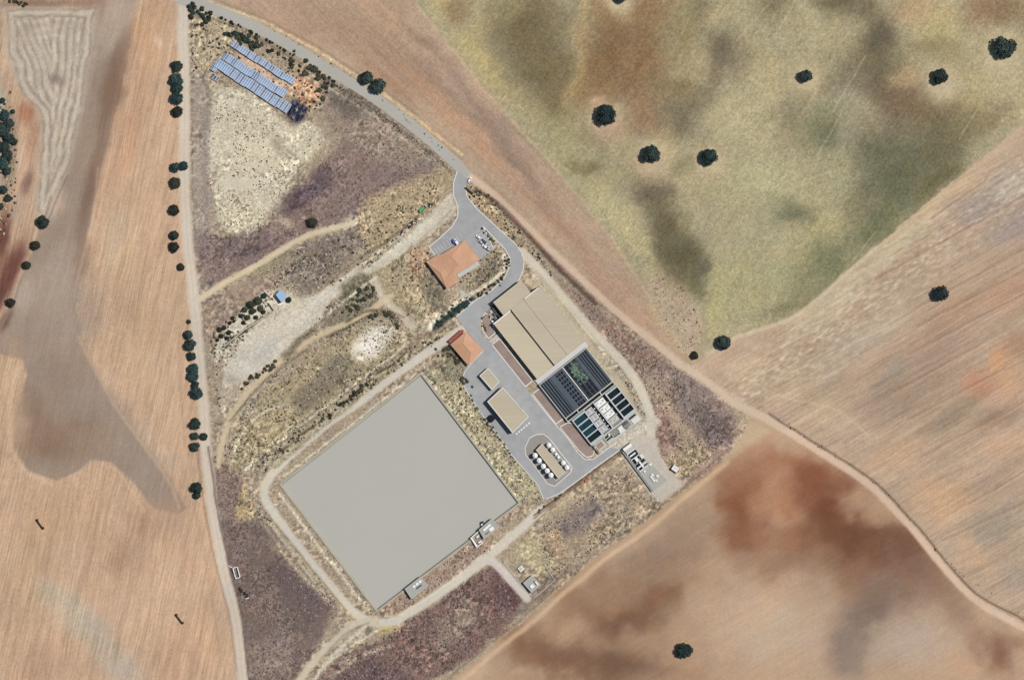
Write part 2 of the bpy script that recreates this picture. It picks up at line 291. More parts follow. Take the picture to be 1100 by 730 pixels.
for P in [[(985, 330), (1110, 262)], [(985, 350), (1110, 285)], [(975, 380), (1110, 310)], [(960, 420), (1060, 365)], [(975, 450), (1080, 395)], [(990, 490), (1110, 425)], [(1040, 540), (1110, 500)], [(940, 300), (1100, 210)], [(1000, 235), (1060, 192)], [(1010, 580), (1110, 535)]]:
    stroke(P, 1.6, (150, 122, 102), 1, .5, .4)
    stroke([(a, b + 3.5) for a, b in P], 1.6, (200, 168, 140), 1, .35, .4)
stroke([(760, 380), (790, 363), (850, 342), (880, 320), (940, 267)], 4.5, (196, 178, 148), 2, .75)
stroke([(800, 405), (840, 425), (900, 440), (935, 470)], 2, (200, 178, 148), 1.5, .5); stroke([(810, 400), (850, 408), (900, 400)], 2, (198, 176, 148), 1.5, .5)

ONLY = 'bare_red_field'
# --- bare red field in the south-east
for b in [(880, 560, 95, 60, 22, (166, 132, 112), .5), (796, 540, 24, 40, 8, (138, 90, 66), .95), (800, 565, 16, 18, 0, (134, 90, 68), .7), (829, 492, 34, 16, 8, (166, 118, 92), .7), (785, 515, 22, 20, -30, (160, 116, 90), .7), (845, 535, 26, 30, 20, (190, 140, 110), .75), (775, 480, 20, 10, -38, (186, 142, 114), .7),
          (872, 520, 22, 34, -30, (142, 94, 72), .9), (895, 552, 24, 24, -30, (130, 86, 66), .9), (885, 588, 40, 18, 5, (130, 88, 68), .95), (925, 582, 42, 24, 15, (124, 84, 66), .95), (968, 592, 34, 22, 20, (128, 92, 76), .9), (1000, 612, 26, 24, 40, (138, 106, 90), .8), (905, 612, 50, 18, 10, (146, 108, 88), .8), (845, 580, 28, 12, 10, (158, 116, 92), .7), (1020, 650, 30, 20, 40, (150, 120, 102), .7),
          (915, 500, 20, 30, -45, (184, 142, 116), .6), (945, 545, 26, 12, 40, (176, 138, 112), .6), (935, 660, 30, 48, 32, (136, 114, 102), .9), (850, 610, 60, 20, 10, (150, 118, 98), .7), (908, 690, 24, 24, 30, (142, 122, 112), .85), (960, 632, 24, 14, -20, (140, 114, 98), .7), (1072, 700, 18, 20, 0, (138, 100, 84), .9), (1050, 690, 24, 12, 30, (160, 124, 106), .6),
          (712, 592, 52, 20, -30, (148, 124, 108), .85), (760, 575, 30, 16, -20, (172, 142, 122), .6), (690, 625, 60, 22, -25, (164, 132, 110), .6), (668, 655, 62, 26, -8, (130, 98, 80), 1.0), (706, 640, 22, 14, 0, (146, 110, 88), .8), (640, 640, 30, 14, -20, (162, 128, 104), .7), (572, 692, 32, 20, 30, (142, 108, 86), .9), (590, 712, 30, 14, 20, (146, 108, 84), .85), (650, 712, 84, 24, 4, (134, 102, 84), 1.0), (700, 690, 24, 14, 0, (164, 132, 110), .6), (620, 675, 24, 12, -20, (186, 152, 128), .6), (514, 712, 24, 10, -38, (190, 162, 138), .7),
          (840, 675, 50, 26, -20, (186, 162, 144), .7), (790, 650, 40, 20, -20, (188, 158, 136), .6), (980, 690, 40, 24, -25, (182, 160, 146), .8), (870, 640, 24, 20, 0, (178, 150, 130), .6), (1040, 722, 16, 8, 0, (192, 150, 124), .6), (1095, 722, 12, 12, 0, (180, 146, 126), .5), (735, 700, 26, 20, 0, (178, 146, 124), .5)]:
    blob(b[0], b[1], b[2] * 1.12, b[3] * 1.12, b[4], b[5], b[6], warp=11, fine=.4, p=1.0)
stroke([(478, 745), (510, 718), (566, 672), (646, 604), (704, 562), (752, 520), (782, 496)], 5, (206, 174, 146), 2.5, .75)
area([(796, 445), (812, 452), (830, 462), (815, 470), (798, 480), (780, 498), (772, 492), (790, 474)], (188, 164, 138), 4, 1, 1, .8)

ONLY = None
# --- scrubland patches inside the plant's triangle
G = 'bare_ground'
for P, c, s, sp in [
    ([(205, 20), (245, 25), (260, 45), (230, 65), (215, 85), (205, 80)], (178, 160, 130), 6, 0.79),
    ([(206, 75), (222, 78), (226, 130), (222, 190), (230, 250), (212, 300), (206, 250)], (160, 145, 132), 6, 0.53),
    ([(212, 250), (250, 255), (290, 240), (318, 215), (340, 180), (370, 150), (440, 150), (470, 180), (440, 205), (400, 225), (340, 250), (290, 275), (225, 312), (212, 290)], (136, 114, 108), 6, 0.60),
    ([(345, 95), (390, 100), (430, 130), (470, 165), (440, 185), (380, 160), (350, 130)], (148, 130, 116), 8, 0.60),
    ([(226, 92), (262, 98), (305, 128), (335, 132), (352, 150), (318, 186), (300, 215), (285, 240), (262, 252), (240, 246), (228, 220), (222, 150)], (197, 186, 160), 4, 0.60),
    ([(232, 190), (250, 182), (280, 180), (285, 200), (262, 205), (240, 200)], (200, 189, 166), 4, 0.14), ([(245, 150), (300, 150), (300, 185), (255, 190)], (202, 190, 162), 6, 0.35), ([(228, 102), (255, 106), (255, 124), (228, 124)], (202, 191, 168), 4, 0.21),
    ([(310, 78), (340, 90), (350, 105), (330, 118), (312, 95)], (204, 154, 120), 5, 0.79), ([(250, 58), (280, 70), (315, 92), (300, 95), (262, 72)], (206, 172, 146), 3, 0.35),
    ([(355, 92), (385, 98), (395, 118), (375, 125), (355, 112)], (112, 102, 94), 8, 0.53),
    ([(390, 215), (470, 180), (485, 190), (478, 210), (440, 245), (400, 270), (380, 250)], (176, 154, 120), 6, 0.70),
    ([(318, 268), (380, 245), (390, 262), (350, 300), (330, 320), (308, 300)], (134, 120, 110), 5, 0.70),
    ([(215, 322), (250, 310), (270, 300), (300, 285), (320, 280), (300, 310), (262, 330), (235, 350), (216, 380)], (156, 134, 118), 5, 0.61),
    ([(262, 290), (282, 280), (310, 270), (322, 274), (300, 290), (275, 300)], (150, 138, 108), 4, 0.53),
    ([(390, 280), (430, 262), (450, 262), (458, 285), (470, 305), (475, 322), (450, 345), (420, 330), (400, 310)], (168, 150, 118), 4, 0.73),
    ([(440, 270), (456, 266), (458, 290), (450, 305), (440, 298)], (188, 150, 120), 4, 0.70), ([(458, 288), (468, 300), (478, 318), (466, 330), (456, 312)], (128, 116, 98), 4, 0.61),
    ([(350, 330), (385, 308), (405, 312), (412, 330), (385, 345), (345, 355)], (136, 124, 104), 4, 0.70),
    ([(320, 400), (350, 375), (400, 345), (420, 360), (430, 375), (400, 395), (350, 430), (300, 475), (270, 500), (245, 510), (250, 470), (285, 420)], (166, 150, 116), 5, 0.73),
    ([(345, 400), (365, 380), (378, 390), (372, 410), (340, 435), (310, 450), (315, 425)], (134, 122, 104), 6, 0.63), ([(290, 445), (310, 430), (320, 440), (300, 465), (280, 470)], (182, 162, 124), 5, 0.53),
    ([(378, 370), (395, 352), (415, 345), (425, 352), (415, 372), (395, 388), (380, 385)], (208, 198, 180), 4, 0.53), ([(385, 372), (400, 360), (408, 368), (395, 380)], (228, 222, 212), 3, 0.26),
    ([(215, 480), (245, 500), (262, 520), (268, 545), (250, 560), (228, 540), (220, 510)], (140, 116, 108), 5, 0.63),
    ([(262, 520), (275, 540), (272, 570), (258, 570), (256, 545)], (182, 158, 116), 3, 0.61),
    ([(228, 555), (262, 560), (290, 565), (330, 600), (365, 640), (350, 680), (310, 735), (262, 735), (255, 670), (240, 610)], (124, 104, 98), 5, 0.53),
    ([(310, 590), (350, 630), (352, 655), (330, 680), (300, 640), (290, 610)], (112, 95, 94), 10, 0.44), ([(268, 690), (320, 680), (312, 720), (270, 735)], (140, 122, 112), 8, 0.44), ([(285, 580), (310, 585), (345, 620), (350, 640), (330, 625)], (150, 132, 112), 4, 0.53),
    ([(400, 690), (470, 645), (530, 605), (545, 620), (560, 650), (540, 680), (490, 716), (450, 735), (340, 735), (362, 705)], (126, 100, 94), 4, 0.84),
    ([(470, 670), (500, 640), (515, 650), (500, 680), (470, 700)], (150, 132, 116), 10, 0.53), ([(345, 725), (400, 705), (450, 735), (340, 740)], (112, 92, 92), 8, 0.61), ([(535, 612), (560, 640), (552, 655), (525, 640)], (112, 82, 82), 6, 0.88),
    ([(572, 572), (640, 530), (675, 510), (690, 540), (680, 560), (620, 605), (600, 615), (572, 600)], (166, 146, 120), 4, 0.73),
    ([(600, 560), (640, 535), (655, 550), (620, 575), (605, 580)], (130, 116, 112), 8, 0.61), ([(585, 575), (600, 570), (610, 590), (590, 595)], (182, 154, 124), 5, 0.61), ([(640, 520), (672, 500), (690, 520), (670, 535), (645, 540)], (172, 148, 122), 6, 0.70),
    ([(548, 590), (572, 572), (600, 610), (588, 622), (560, 600)], (178, 164, 126), 3, 0.70),
    ([(590, 620), (610, 608), (625, 604), (560, 660), (552, 652)], (142, 122, 108), 2, 0.53),
    ([(600, 300), (640, 330), (690, 372), (735, 402), (780, 436), (792, 462), (785, 485), (755, 510), (725, 525), (712, 500), (702, 460), (690, 415), (650, 365), (608, 315)], (160, 132, 118), 4, 0.67),
    ([(620, 315), (670, 355), (720, 392), (715, 402), (690, 395), (650, 350)], (146, 118, 106), 5, 0.53), ([(720, 405), (745, 405), (780, 440), (790, 462), (775, 480), (745, 465), (725, 430)], (136, 118, 112), 8, 0.60), ([(750, 440), (780, 450), (785, 475), (760, 482)], (116, 98, 98), 7, 0.63), ([(702, 440), (720, 440), (728, 470), (712, 485)], (146, 116, 104), 6, 0.70), ([(712, 490), (735, 475), (760, 490), (740, 510), (722, 515)], (172, 150, 120), 5, 0.63), ([(680, 395), (700, 410), (740, 460), (765, 490), (750, 495), (715, 445)], (170, 148, 122), 4, 0.63),
    ([(500, 200), (520, 208), (548, 240), (566, 268), (560, 272), (540, 248), (515, 225), (503, 212)], (174, 150, 116), 2, 0.79), ([(455, 398), (470, 395), (492, 405), (510, 425), (530, 460), (560, 500), (582, 525), (580, 540), (558, 540), (500, 462)], (180, 168, 134), 3, 0.79),
    ([(466, 390), (484, 370), (500, 395), (496, 410), (478, 408)], (142, 132, 108), 3, 0.79), ([(535, 530), (556, 540), (540, 562), (520, 570), (500, 575)], (166, 140, 120), 3, 0.70), ([(405, 655), (450, 620), (510, 580), (520, 575), (530, 590), (470, 630), (425, 662)], (164, 138, 120), 2, 0.70),
    ([(235, 375), (255, 345), (275, 330), (300, 310), (325, 318), (300, 345), (265, 370), (240, 400)], (194, 184, 164), 3, 0.53),
    ([(262, 400), (300, 385), (290, 410), (262, 440), (236, 452), (232, 420)], (176, 160, 138), 4, 0.70),
    ]:
    area(P, c, s, 2.2, 1.0, .95, sp=sp)
stroke([(222, 240), (222, 190), (222, 130), (226, 95)], 6, (148, 132, 122), 4, .55)
blob(390, 122, 26, 10, 35, (124, 110, 102), .6, 4); blob(320, 212, 32, 11, -40, (104, 86, 92), .9, 3, .6); blob(268, 264, 44, 12, -14, (116, 98, 98), .75, 4, .6); blob(345, 193, 12, 16, 30, (102, 86, 94), .8, 3, .6)
blob(305, 238, 12, 5, 40, (188, 172, 146), .6, 2); blob(300, 155, 8, 14, -35, (160, 144, 120), .6, 2)

# yard, dirt tracks and paths
area([(240, 398), (258, 366), (296, 340), (306, 328), (326, 318), (338, 318), (362, 302), (395, 284), (430, 262), (476, 214), (486, 208), (490, 226), (466, 248), (430, 276), (398, 294), (366, 316), (352, 326), (346, 340), (322, 362), (306, 382), (296, 388), (270, 406), (252, 416), (240, 412)], (197, 186, 167), 2.2, 1.2, 1.2, sp=.36, lab='gravel_yard')
for b in [(280, 380, 30, 14, -38, (184, 178, 168), .6), (320, 340, 16, 10, -30, (206, 198, 182), .6), (262, 396, 14, 8, -30, (204, 196, 180), .6), (350, 318, 30, 5, -36, (208, 200, 184), .6), (400, 285, 40, 4, -36, (182, 174, 160), .6), (440, 254, 24, 4, -38, (206, 198, 182), .6), (300, 366, 40, 3, -38, (178, 172, 164), .5), (456, 236, 20, 3, -40, (180, 172, 158), .5), (252, 408, 10, 6, 0, (168, 156, 140), .6)]: blob(*b, warp=3, fine=1)
area([(226, 378), (236, 360), (262, 332), (284, 312), (294, 318), (290, 334), (262, 354), (240, 376), (232, 392)], (202, 194, 174), 1.6, .5, .5, .9, sp=.3)
for P in [[(241, 373), (263, 355), (290, 336)]]: stroke(P, 2.6, (92, 86, 70), .9, .9, .4)  # dark strip along the farm wall: hedge colour and wall shadow painted in
blob(420, 270, 40, 4, -36, (206, 198, 180), .6, 2)
stroke([(340, 345), (400, 302), (440, 268), (484, 226)], 1.6, (160, 146, 122), 1.5, .6)
DT = 'dirt_track'
T = [((197, -30), (197, 40), (198, 110), (198, 175), (200, 240), (206, 300), (212, 360), (218, 430), (222, 490), (230, 555), (241, 615), (254, 668), (261, 735), (266, 800))]
stroke(T[0], 12.5, (198, 182, 164), 2.0, 1, .4, DT, sp=.10)
stroke([(p[0] - 2.2, p[1]) for p in T[0]], 2, (210, 196, 180), 1.2, .7, .4); stroke([(p[0] + 2.4, p[1]) for p in T[0]], 2, (210, 196, 180), 1.2, .7, .4)
stroke([(206, -10), (206, 60), (206, 130), (206.5, 180), (209, 240), (215, 300), (220, 350)], 1.6, (140, 124, 108), 1, .7, .3)
stroke([(220, 300), (228, 370), (232, 420)], 1.6, (140, 124, 108), 1, .5, .3); stroke([(224, 480), (234, 550), (247, 610), (260, 665), (267, 730)], 2.2, (112, 98, 88), 1, .8, .4)
stroke([(212, 480), (216, 520), (228, 590), (246, 660), (254, 720)], 1.4, (140, 112, 90), 1, .6, .3)
stroke([(500, 186), (516, 198), (534, 212), (570, 247), (597, 274), (637, 311), (669, 340), (699, 365), (728, 389), (758, 409), (787, 431), (817, 446), (840, 459), (890, 491), (940, 526), (977, 565), (1008, 602), (1040, 637), (1070, 658), (1105, 676), (1200, 725)], 7.5, (206, 178, 154), 1.6, 1, .4, DT, sp=.08)
stroke([(690, 358), (728, 388), (787, 430), (840, 458)], 10, (198, 176, 152), 2.5, .7, .6, DT)
stroke([(512, 205), (530, 216), (552, 236), (580, 266), (602, 290), (640, 326)], 5, (104, 82, 70), 1.5, .95, .4); stroke([(508, 208), (526, 220), (546, 240), (572, 268)], 1.6, (200, 178, 144), 1, .7, .4)  # dark ditch beside the road, its shadow painted into the soil
stroke([(536, 220), (565, 247), (592, 275), (620, 302)], 2, (156, 130, 112), 1, .7, .4)
stroke([(600, 284), (640, 322), (680, 356), (720, 388)], 2.4, (142, 116, 104), 1.2, .6, .4)
stroke([(826, 444), (880, 478), (942, 520), (982, 562), (1013, 599), (1045, 634), (1074, 652), (1110, 670)], 1.8, (112, 90, 74), 1, .85, .5)
stroke([(560, 270), (575, 285), (600, 314), (640, 360), (668, 388), (687, 416), (698, 445), (700, 470), (706, 492), (722, 518)], 10, (204, 193, 173), 1.8, 1, .4, DT, sp=.14)
stroke([(575, 290), (604, 323), (650, 376), (680, 412)], 1.5, (164, 148, 124), 1, .6, .3)
stroke([(650, 488), (690, 458), (703, 452)], 12, (198, 188, 172), 2.5, .95, .5, DT)
area([(664, 482), (690, 464), (705, 470), (712, 495), (735, 520), (712, 540), (700, 532)], (190, 180, 166), 2.5, .8, .5, sp=.16, lab=DT)
area([(562, 300), (580, 297), (632, 363), (672, 412), (688, 446), (664, 452), (655, 415), (630, 372), (608, 345)], (186, 172, 146), 2, .6, .5, .9, sp=.2)
stroke([(499, 352), (460, 378), (425, 402), (390, 428), (350, 456), (315, 486), (292, 510), (284, 528), (292, 548), (330, 598), (366, 642), (384, 660), (404, 668), (428, 664), (470, 638), (520, 602), (552, 574), (583, 546)], 9.5, (200, 191, 176), 1.8, 1, .4, DT, sp=.12)
stroke([(404, 668), (385, 668), (362, 686), (335, 712), (312, 745)], 8, (196, 184, 160), 1.8, .95, .5, DT, sp=.14)
stroke([(392, 672), (372, 690), (350, 712), (328, 745)], 4, (200, 190, 170), 1.5, .9, .5, DT); stroke([(396, 668), (372, 680), (345, 706)], 1.6, (150, 134, 110), 1, .7, .4)
blob(415, 674, 14, 4, -10, (196, 172, 112), .8, 1.5, .5)
stroke([(516, 602), (530, 603), (548, 622), (566, 642)], 9, (200, 190, 180), 1.6, .95, .3, DT, sp=.1)
stroke([(282, 528), (264, 540), (250, 490), (236, 510)], 0.1, (180, 165, 140), .5, .1)
stroke([(296, 505), (282, 520), (268, 535), (262, 538)], 4, (204, 190, 164), 1.5, .8, .6)
stroke([(213, 322), (240, 305), (280, 282), (320, 258), (350, 247), (378, 240)], 6.5, (206, 188, 158), 1.8, .95, .6, DT, sp=.1); blob(378, 238, 9, 6, 20, (210, 196, 170), .8, 2)
stroke([(234, 500), (240, 470), (252, 440), (275, 412), (305, 385), (340, 362), (375, 345), (402, 330), (420, 318)], 6, (200, 180, 148), 1.8, .95, .6, DT, sp=.14)
stroke([(402, 300), (412, 320), (430, 335), (445, 352)], 8, (196, 184, 164), 2.5, .85, .8, DT, sp=.14)
stroke([(355, 362), (395, 340), (420, 335), (434, 340)], 1.8, (120, 98, 78), 1, .8, .5)
stroke([(280, 505), (310, 478), (350, 445), (400, 408), (440, 380), (480, 354)], 2, (196, 180, 140), 1.2, .7, .5); stroke([(272, 500), (300, 476), (350, 438), (400, 400), (440, 372), (478, 342)], 2, (132, 118, 88), 1.2, .7, .6); stroke([(266, 505), (300, 468), (350, 430), (400, 390), (455, 350)], 2.5, (200, 188, 148), 1.4, .6, .8)
stroke([(290, 560), (330, 608), (365, 650), (380, 662)], 3, (198, 180, 140), 1.5, .8, .4); stroke([(296, 562), (335, 610), (372, 656)], 1.6, (120, 104, 76), 1, .7, .4); stroke([(284, 565), (320, 610), (350, 646)], 4, (186, 170, 140), 2, .5, .7)
stroke([(455, 402), (500, 455), (558, 540)], 4, (204, 194, 160), 1.6, .8, .5)
stroke([(392, 414), (350, 446), (318, 478)], 4, (174, 158, 122), 2, .7, .6)
stroke([(450, 350), (480, 332), (505, 318)], 3, (206, 176, 136), 1.4, .7, .4); stroke([(435, 360), (470, 340), (505, 316)], 5, (206, 198, 172), 2, .5, .8)
stroke([(365, 712), (400, 700), (420, 692)], 5, (182, 168, 142), 2.5, .6, .9); stroke([(340, 735), (380, 712)], 4, (176, 160, 132), 2.5, .6, .9)
stroke([(300, 300), (316, 282), (352, 262), (370, 250)], 1.6, (150, 130, 110), 1.2, .6, .5); stroke([(352, 300), (380, 276), (410, 262), (450, 232)], 1.8, (130, 112, 92), 1.2, .6, .5)
stroke([(574, 556), (610, 528), (640, 506), (668, 486)], 2.2, (132, 108, 84), 1.2, .75, .4); stroke([(580, 558), (640, 514), (668, 492)], 3, (200, 178, 134), 1.5, .6, .5)
stroke([(466, 744), (500, 712), (560, 664), (640, 594), (700, 552), (750, 510), (778, 486)], 2, (132, 112, 92), 1, .6, .5)
# pale and dark bands of the verges, banks and flower beds
stroke([(214, -2), (245, 9), (286, 25), (326, 46), (366, 71), (406, 97), (446, 127), (474, 149), (496, 166)], 2.4, (208, 188, 148), 1.2, .85, .5, sp=.7)
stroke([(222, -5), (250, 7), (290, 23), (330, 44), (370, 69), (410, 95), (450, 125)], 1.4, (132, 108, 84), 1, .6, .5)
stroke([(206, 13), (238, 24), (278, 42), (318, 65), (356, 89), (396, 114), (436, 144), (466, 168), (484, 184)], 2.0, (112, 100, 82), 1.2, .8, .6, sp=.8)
stroke([(350, 92), (392, 118), (432, 148), (462, 172)], 2, (198, 180, 152), 1.2, .6, .6)
area([(510, 296), (534, 272), (546, 282), (540, 296), (524, 310), (512, 316)], (128, 114, 96), 3, .5, .6, .9, sp=.85)
stroke([(541, 272), (542, 286), (533, 298), (520, 308), (508, 315)], 4.2, (214, 202, 174), 1.3, .85, .6, sp=.85)
stroke([(462, 352), (478, 338), (492, 326), (502, 318)], 6, (212, 200, 172), 1.5, .85, .8, sp=.85)
stroke([(450, 345), (470, 335), (495, 315)], 1.6, (206, 174, 130), 1, .8, .4)
stroke([(468, 352), (482, 340), (496, 329), (508, 322)], 6.5, (62, 70, 62), 1.5, .85, .6)  # dark strip under the hedge, shade painted into the ground colour
stroke([(398, 262), (430, 252), (440, 246)], 1.4, (120, 104, 86), 1, .7, .5); stroke([(352, 304), (384, 278), (412, 262), (450, 232), (470, 214)], 2.2, (124, 108, 90), 1.2, .75, .7)
for P in [[(270, 500), (312, 464), (352, 428), (400, 392), (450, 352)], [(296, 502), (332, 470), (372, 436), (410, 406), (440, 384)]]: stroke(P, 5, (150, 138, 106), 2, .7, 1.0, sp=1.0)
for P in [[(300, 486), (330, 462), (356, 444)], [(366, 434), (384, 420), (398, 408)], [(404, 402), (420, 392), (436, 380)]]: stroke(P, 2.4, (76, 72, 52), 1.3, .85, .9, sp=1.0)
for P in [[(366, 306), (388, 292), (400, 296), (396, 312), (380, 322), (366, 326)], [(302, 382), (318, 366), (338, 352), (326, 368), (308, 388)]]: area(P, (112, 106, 84), 4, 1, 1, .8, sp=.9)
for P in [[(372, 345), (394, 334), (416, 334), (428, 342)], [(352, 362), (384, 346)]]: stroke(P, 3, (104, 92, 70), 1.5, .8, .6, sp=.9)
stroke([(246, 452), (270, 424), (298, 398), (330, 376)], 2, (120, 106, 80), 1.2, .7, .8)
stroke([(300, 588), (330, 622), (360, 652)], 2, (210, 192, 158), 1.2, .6, .9, sp=.9)
stroke([(424, 302), (436, 282), (446, 268), (462, 268)], 3, (190, 160, 134), 1.5, .6, 1.0); stroke([(420, 296), (430, 280), (442, 264)], 1.4, (128, 112, 90), 1, .6, .8)
for P, wd in [([(346, 314), (372, 296), (402, 274), (440, 246)], 3), ([(332, 352), (356, 334), (384, 312), (404, 298)], 3), ([(420, 268), (446, 248), (470, 228)], 2.5), ([(262, 506), (300, 474), (350, 436), (400, 398), (440, 368)], 2.2), ([(306, 512), (344, 482), (390, 446), (446, 402)], 2.4), ([(300, 530), (336, 578), (376, 630), (398, 656)], 3), ([(288, 560), (320, 600), (352, 642)], 2), ([(246, 506), (258, 470), (276, 446), (300, 436)], 2.2), ([(430, 660), (470, 634), (514, 600), (548, 572)], 2), ([(350, 712), (384, 690), (404, 676)], 2), ([(600, 318), (640, 368), (672, 406), (690, 440)], 2)]: stroke(P, wd, (212, 202, 178), 1.3, .75, .9)
blob(320, 121, 11, 12, 0, (70, 60, 58), .9, 2, .6)
for P in [[(455, 400), (472, 414), (506, 458), (556, 528)], [(500, 425), (530, 470), (568, 520)]]: stroke(P, 3, (138, 128, 98), 1.6, .7, 1.0, sp=1.0)
# overall tone of the soil: a little greyer, with more contrast, and fine grain at the scale of tufts and clods
lum = C.mean(2, keepdims=True)
C = lum + (C - lum) * np.where(LAB == NAMES.index('scrubland'), .74, np.where(LAB == NAMES.index('dry_pasture'), .78, np.where(LAB == NAMES.index('fallow_strip'), .78, .88)))[..., None]
C = 152 + (C - 152) * 1.12 + 4
for nm_, mid_, k_ in (('bare_red_field', (182, 154, 132), 1.12), ('ploughed_field', (180, 153, 129), 1.2)): C = np.where((LAB == NAMES.index(nm_))[..., None], np.array(mid_) + (C - np.array(mid_)) * k_, C)
g1 = vnoise(X / 1.9, Y / 1.9, 3) - .5; g2 = vnoise(X / 3.7, Y / 3.7, 5) - .5; g3 = vnoise(X / 9, Y / 9, 9) - .5
scr = np.isin(LAB, [NAMES.index('scrubland')])
cl_ = sstep(.42, .62, vnoise(X / 26, Y / 26, 41) * .6 + vnoise(X / 9, Y / 9, 42) * .4)
amp = SP * np.where(scr, .44 * (.4 + .8 * cl_), .19)
C *= (1 + 0.11 * fbm(X, Y, 60, 4, 91, .6) + amp * (g1 * 1.9 + g2 * .9 + g3 * .4))[..., None]
ln1 = vnoise(FU / 2.3, FV / 46, 15) - .5; ln2 = vnoise(FU / 6.5, FV / 90, 16) - .5
C = np.where((LAB == NAMES.index('dry_pasture'))[..., None], C * np.array([1.035, 1.03, 1.03]), C)
for nm_, k_ in (('fallow_strip', (1.02, 1.015, .97)), ('scrubland', (1.02, 1.01, .995)), ('bare_red_field', (1.0, 1.005, .98))): C = np.where((LAB == NAMES.index(nm_))[..., None], C * np.array(k_), C)
C *= (1 + FA * (.10 * ln1 + .07 * ln2))[..., None]
hue = fbm(X, Y, 16, 3, 63)[..., None] * np.array([5., 0., -6.]); C += hue
# ================================================================== materials
def nodes(name):
    m = bpy.data.materials.new(name); m.use_nodes = True
    nt = m.node_tree; b = nt.nodes["Principled BSDF"]
    return m, nt, b
def mat(name, c, rough=.85, var=.12, scale=.7, spec=.25, metal=0, bump=0.0, hue=None, raw=False, stretch=None, photo=True):
    m, nt, b = nodes(name)
    a = np.array(c, float) if raw else alb(c)
    N = nt.nodes; Lk = nt.links
    tc = N.new("ShaderNodeTexCoord"); mp = N.new("ShaderNodeMapping"); nz = N.new("ShaderNodeTexNoise"); nz2 = N.new("ShaderNodeTexNoise")
    if stretch: mp.inputs["Rotation"].default_value = (0, 0, stretch[0]); mp.inputs["Scale"].default_value = (stretch[1], stretch[2], 1)
    Lk.new(tc.outputs["Object"], mp.inputs[0]); Lk.new(mp.outputs[0], nz.inputs["Vector"]); Lk.new(mp.outputs[0], nz2.inputs["Vector"])
    nz.inputs["Scale"].default_value = scale; nz.inputs["Detail"].default_value = 5; nz.inputs["Roughness"].default_value = .62
    nz2.inputs["Scale"].default_value = scale * .11; nz2.inputs["Detail"].default_value = 3
    ad = N.new("ShaderNodeMath"); ad.operation = 'ADD'
    Lk.new(nz.outputs["Fac"], ad.inputs[0]); Lk.new(nz2.outputs["Fac"], ad.inputs[1])
    mr = N.new("ShaderNodeMapRange"); mr.inputs[1].default_value = .65; mr.inputs[2].default_value = 1.35
    Lk.new(ad.outputs[0], mr.inputs[0])
    mx = N.new("ShaderNodeMix"); mx.data_type = 'RGBA'
    lo = a * (1 - var); hi = np.clip(a * (1 + var), 0, .9)
    if hue is not None: lo = (np.array(hue, float) if raw else alb(hue))
    mx.inputs[6].default_value = (*lo, 1); mx.inputs[7].default_value = (*hi, 1)
    Lk.new(mr.outputs[0], mx.inputs[0]); Lk.new(mx.outputs[2], b.inputs["Base Color"])
    b.inputs["Roughness"].default_value = rough; b.inputs["Specular IOR Level"].default_value = spec; b.inputs["Metallic"].default_value = metal
    if bump:
        bp = N.new("ShaderNodeBump"); bp.inputs["Strength"].default_value = bump; bp.inputs["Distance"].default_value = .1
        Lk.new(nz.outputs["Fac"], bp.inputs["Height"]); Lk.new(bp.outputs[0], b.inputs["Normal"])
    return m
